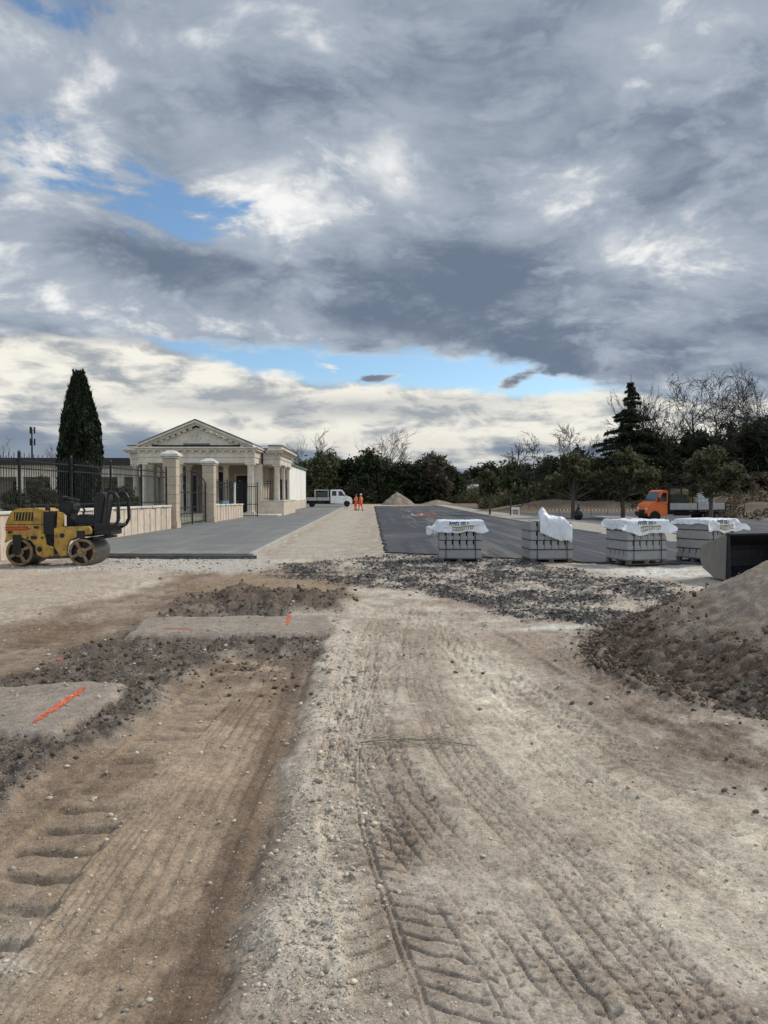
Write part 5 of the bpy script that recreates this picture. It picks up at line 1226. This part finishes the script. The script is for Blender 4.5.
# far trees on the left part of the horizon
FG = 'trees lining the far edge of the site'
far_left = [(309, 128, 462, 8, 'lf'), (322, 124, 456, 8, 'o'), (335, 132, 461, 8, 'd'), (346, 126, 463, 7, 'd'), (357, 130, 470, 6, 'b'), (369, 124, 455, 8.5, 'd'), (384, 132, 462, 8, 'd'), (398, 127, 470, 8, 'b'), (411, 124, 465, 8, 'd'), (424, 130, 463, 7, 'd'), (437, 124, 460, 8, 'b'), (449, 130, 470, 7, 'd'),
            (328, 123, 487, 7, 'o'), (345, 122, 489, 6, 'b'), (362, 123, 485, 7, 'o'), (378, 124, 488, 6, 'b'), (396, 124, 486, 6, 'm'), (414, 126, 491, 6, 'b'), (430, 126, 490, 6, 'b')]
words_l = {'d': 'dense dark evergreen', 'lf': 'fresh green', 'o': 'olive green scrubby', 'b': 'brownish half bare', 'm': 'mid green'}
mats_l = {'d': lf_dark, 'lf': lf_mid, 'o': lf_olive, 'b': lf_brown, 'm': lf_mid}
def ord_(i): return ('first', 'second', 'third', 'fourth', 'fifth', 'sixth', 'seventh', 'eighth', 'ninth', 'tenth', 'eleventh', 'twelfth', 'thirteenth', 'fourteenth', 'fifteenth', 'sixteenth', 'seventeenth', 'eighteenth', 'nineteenth', 'twentieth')[i]
for i, (px, Y, yt, w, kd) in enumerate(far_left):
    lo = yt > 480; row = sorted([f for f in far_left if (f[2] > 480) == lo]); lab = '%s %s behind the far earth heap, %s from left in its row' % (words_l[kd], 'bush' if lo else 'tree', ord_(row.index((px, Y, yt, w, kd))))
    leafy_tree(at(px, Y), Y, hz(yt, Y), w, lab, mats_l[kd], 50 + i % 6, .10 if lo else .16, 5200, .24, FG if not lo else 'bushes along the far edge of the site', 'far_bush' if lo else 'far_tree', 'far%s%d' % (kd, i % 3), bark_d, 'bush' if lo else 'tree')
mid = [(462, 165, 476, 9, 'd'), (476, 168, 470, 10, 'd'), (487, 165, 466, 11, 'd'), (500, 168, 476, 8, 'b'), (515, 160, 472, 9, 'm'), (528, 158, 467, 8, 'd'), (541, 150, 474, 8, 'd'), (521, 150, 474, 7, 'd'), (468, 155, 484, 7, 'b'), (452, 150, 474, 8, 'd')]
for i, (px, Y, yt, w, kd) in enumerate(mid):
    lab = 'low %s tree on the open horizon, %s from the left' % (words_l[kd], ord_(sorted(mid).index((px, Y, yt, w, kd))))
    leafy_tree(at(px, Y), Y, hz(yt, Y), w, lab, mats_l[kd], 70 + i, .12, 5000, .26, 'low trees on the horizon', 'far_tree', 'far%s%d' % (kd, i % 3), bark_d)
right = [(545, 86, 468, 5, 'd'), (556, 82, 462, 5, 'd'), (568, 86, 466, 5, 'd'), (580, 84, 455, 5, 'd'), (592, 88, 458, 6, 'b'), (604, 88, 458, 6, 'd'), (617, 90, 462, 6, 'o'), (643, 90, 460, 7, 'd'), (657, 86, 446, 6, 'm'), (670, 84, 450, 6, 'o'), (683, 88, 445, 6, 'b'), (695, 84, 432, 7, 'd'), (708, 88, 448, 6, 'o'), (721, 84, 440, 6, 'b'), (735, 88, 432, 7, 'd'), (748, 84, 436, 7, 'b'), (762, 86, 425, 7, 'd'), (778, 84, 420, 8, 'd'), (800, 86, 425, 8, 'd'),
         (560, 78, 482, 5, 'o'), (585, 79, 480, 5, 'b'), (607, 78, 478, 5, 'o'), (640, 78, 476, 5, 'm'), (664, 78, 480, 5, 'b'), (690, 77, 474, 6, 'b'), (715, 78, 480, 5, 'o'), (738, 76, 478, 6, 'b'), (760, 78, 474, 6, 'b')]
for i, (px, Y, yt, w, kd) in enumerate(right):
    lo = yt > 472; row = sorted([f for f in right if (f[2] > 472) == lo]); lab = '%s %s behind the earth bank, %s from left in its row' % (words_l[kd], 'bush' if lo else 'ivy-thick tree', ord_(min(19, row.index((px, Y, yt, w, kd)))))
    leafy_tree(at(px, Y), Y, hz(yt, Y), w, lab, mats_l[kd], 90 + i % 6, .06, 5200, .2, 'thick trees behind the earth bank' if not lo else 'bushes behind the earth bank', 'far_bush' if lo else 'far_tree', 'rgt%s%d' % (kd, i % 3), bark_d, 'bush' if lo else 'tree')
# bare winter trees
BG = 'bare winter trees'
bare_tree('bare_tree', at(300, 140), 140, hz(429, 140), 'slender bare tree rising just right of the chapel roof', 1, bark_p, .30, start=.25)
bare_tree('bare_tree', at(388, 128), 128, hz(429, 128), 'tall pale bare tree above the far earth heap', 2, bark_p, .40, start=.25, kids=(4, 5))
bare_tree('bare_tree', at(376, 130), 130, hz(440, 130), 'leaning bare tree left of the tall pale one above the earth heap', 3, bark_p, .36, lean=(-.2, 0))
bare_tree('bare_tree', at(431, 122), 122, hz(446, 122), 'dark spreading bare tree right of the far earth heap', 4, bark_d, .55, start=.2, kids=(4, 6), crook=.2)
bare_tree('bare_tree', at(556, 76), 76, hz(420, 76), 'crooked ivy-clad tree leaning left beside the conifer row', 5, bark_d, .5, lean=(-.35, 0), ivy=.62, crook=.2, r0=.2)
bare_tree('bare_tree', at(582, 84), 84, hz(420, 84), 'pale bare tree between the crooked tree and the conifer', 6, bark_p, .42, ivy=.4)
bare_tree('bare_tree', at(651, 82), 82, hz(402, 82), 'thin bare tree directly right of the tall conifer', 7, bark_d, .3, ivy=.8, r0=.14)
bare_tree('bare_tree', at(672, 88), 88, hz(402, 88), 'bare tree second to the right of the conifer', 8, bark_d, .42, kids=(4, 6), ivy=.5)
bare_tree('bare_tree', at(693, 80), 80, hz(374, 80), 'tallest broad bare tree in the right tree line', 9, bark_d, .46, start=.2, kids=(5, 6), r0=.26, ivy=.6)
bare_tree('bare_tree', at(716, 86), 86, hz(385, 86), 'forked bare tree right of the tallest bare one', 10, bark_d, .42, ivy=.4, lean=(.15, 0))
bare_tree('bare_tree', at(740, 82), 82, hz(380, 82), 'dense twiggy tree near the right edge of the photo', 12, bark_d, .40, kids=(4, 6), ivy=.75)
bare_tree('bare_tree', at(766, 84), 84, hz(388, 84), 'twiggy ivy-covered tree cut by the right edge of the photo', 13, bark_d, .42, ivy=.7)
bare_tree('bare_tree', at(12, 150), 150, hz(443, 150), 'hazy bare tree above the brown roof at far left', 14, bark_p, .4)
bare_tree('bare_tree', at(50, 150), 150, hz(447, 150), 'small bare tree above the brown roof near the mast', 15, bark_p, .4)
# undergrowth as ground cover
def undergrowth():
    r = np.random.RandomState(8); n = 26000; x = np.concatenate([r.uniform(13, 80, n), r.uniform(-18, 30, n // 2)]); y = np.concatenate([r.uniform(79, 92, n), r.uniform(124, 136, n // 2)])
    g = terrain(x, y)[0]; hmax = 1.2 + 1.6 * np.clip(fbm(x, y, .3, 3) + .4, 0, 1.2); z = g + hmax * r.rand(len(x)) ** 1.2
    V, Fq = leaves(np.stack([x, y, z], -1), .22, r); tag(np_mesh('undergrowth', V, Fq, lf_olive), kind='stuff')
    n = 30000; x = r.uniform(26, 60, n); y = r.uniform(44, 74, n); g = terrain(x, y)[0]; k = (fbm(x, y, .35, 3) > .05); x, y, g = x[k], y[k], g[k]; z = g + .5 * r.rand(len(x)) ** 1.5
    V, Fq = leaves(np.stack([x, y, z], -1), .12, r); tag(np_mesh('scrub', V, Fq, lf_brown), kind='stuff')
undergrowth()
# ------------------------------------------------------------------ far small things
def heap(x, y, r_, h, label, seed, name='earth_heap', col=(.23, .19, .145)):
    n = 40; V = []; Fq = []
    for i in range(n):
        f = i / (n - 1)
        for j in range(48): a = 2 * math.pi * j / 48; rr = r_ * f * (1 + .10 * math.sin(3 * a + seed) + .05 * math.sin(7 * a)); zz1 = h * (1 - f) ** .85 * (1 + .0 * f) + .05 * h * pn(np.array([f * 5 * math.cos(a)]), np.array([f * 5 * math.sin(a)]))[0] * math.sin(f * 3.1) - .1 * f; V.append((rr * math.cos(a), rr * math.sin(a), zz1))
    for i in range(n - 1):
        for j in range(48): Fq.append((i * 48 + j, (i + 1) * 48 + j, (i + 1) * 48 + (j + 1) % 48, i * 48 + (j + 1) % 48))
    o = np_mesh(name, np.array(V), np.array(Fq), mat('heap_soil', col, .95, .25, 2, .6, 9), smooth=True); o.location = (x, y, th(x, y)); return tag(o, label, 'earth heap')
heap(at(397, 116), 116, 2.7, 2.0, 'cone shaped heap of tan earth in the far middle distance', 2)
heap(at(437, 120), 120, 3.0, .7, 'low flat earth heap right of the cone shaped one', 3)
t = empty('greenhouse', (at(462, 150), 150, 0), 0, 'long low white roofed structure on the horizon between the trees', 'greenhouse')
MB().box(-7.5, 7.5, 0, 6, 0, 2.7).build('walls', mat('greenhouse_wall', (.20, .19, .17), .9), t); MB().prism([(-.3, 2.703), (6.3, 2.703), (6.3, 2.9), (3, 3.7), (-.3, 2.95)], -7.8, 7.8, 'x').build('roof', mat('greenhouse_roof', (.42, .42, .38), .7), t)
# radio mast
Y = 190; t = empty('radio_mast', (at(32.5, Y), Y, 0), 0, 'slim radio mast with antennas above the brown roof', 'mast'); hm_ = hz(428, Y)
b = MB(); b.tube((0, 0, 0), (0, 0, hm_), .35, .16, 8); b.build('pole', iron, t)
for zz1 in (hm_ - 1.6, hm_ - 4.6):
    for k in range(3): a = k * 2.09 + .4; MB().cb(.62 * math.cos(a), .62 * math.sin(a), zz1, .32, .32, 1.7).build('antenna', iron, t, bevel=.03); 
    b = MB(); 
    for k in range(3): a = k * 2.09 + .4; b.tube((0, 0, zz1 + .85), (.62 * math.cos(a), .62 * math.sin(a), zz1 + .85), .06)
    b.build('bracket', iron, t)
# black sack tied at the tree and white trestle, barrier boards lying on the asphalt
def sack():
    x = at(578.5, 50); t = empty('black_sack', (x, 50, .07), 0, 'black plastic sack standing by the tree behind the crumpled sheet', 'sack')
    V = []; n = 26; m = 22
    for i in range(n):
        f = i / (n - 1); zz1 = .92 * f; rr = .27 * math.sin(min(1, f * 1.15 + .12) * math.pi * .94) ** .55 * (1 if f < .8 else 1 - (f - .8) * 3.2) + .02
        for j in range(m): a = 2 * math.pi * j / m; q = rr * (1 + .10 * math.sin(a * 5 + f * 6) + .06 * math.sin(a * 9)); V.append((q * math.cos(a), q * .8 * math.sin(a), zz1))
    Fq = [(i * m + j, i * m + (j + 1) % m, (i + 1) * m + (j + 1) % m, (i + 1) * m + j) for i in range(n - 1) for j in range(m)]
    np_mesh('bag_body', np.array(V), np.array(Fq), mat('black_film', (.012, .012, .014), .35, .1, 5), t, smooth=True); MB().lathe([(.03, .92), (.05, 1.0), (.07, 1.06)], (0, 0, 0), 8).build('tied_neck', mat('black_film_neck', (.012, .012, .014), .35), t)
sack()
x = at(515.5, 58); t = empty('white_trestle', (x, 58, .09), 0, 'small white trestle barrier beside the ragged young tree', 'barrier')
MB().box(-.32, .32, -.02, .02, .52, .68).build('board', render_w, t, bevel=.005)
for xx in (-.27, .27):
    for s_ in (-1, 1): MB().tube((xx, s_ * .22, 0), (xx, 0, .6), .02).build('leg', render_w, t)
for i, (px, Y, a, m, lab) in enumerate(((417, 60.5, 20, whitep, 'white board lying on the dark asphalt left of the orange ones'), (423, 59.5, -12, oranp, 'orange board lying flat on the dark asphalt'), (429, 60.2, 8, oranp, 'shorter orange board on the dark asphalt nearest the first pallet'))):
    t = empty('barrier_board', (at(px, Y), Y, .06), R(a), lab, 'board', 'boards lying on the dark asphalt'); MB().box(-.5, .5, -.12, .12, .0, .04).build('plank', m, t, bevel=.004)
    for xx in (-.42, .42): MB().box(xx - .05, xx + .05, -.09, .09, .043, .16 if i != 1 else .22).build('foot', m, t, bevel=.004)
# low barrier tape on stakes
t = empty('barrier_tape', (14.5, 62, .06), 0, 'low white and red barrier tape on stakes behind the third pallet', 'barrier tape')
for i in range(7): MB().box(i * 1.35 - .02, i * 1.35 + .02, -.02, .02, 0, .55).build('stake', wood, t)
for i in range(54):
    xa = i * .15; MB().box(xa + .001, xa + .149, -.026, -.022, .36, .44).build('tape_section', render_w if i % 2 else redm, t)
# blue bucket and flowers on the short wall
x = wallx(48.3); t = empty('blue_basin', (x, 48.3, 1.19), 0, 'pale blue plastic basin on the short wall between gate and portico', 'basin'); MB().lathe([(.22, 0), (.30, .03), (.36, .20), (.38, .21), (.34, .2), (.26, .05), (.05, .04)], (0, 0, 0), 20).build('bowl', mat('blue_plastic', (.25, .42, .55), .5), t, smooth=True)
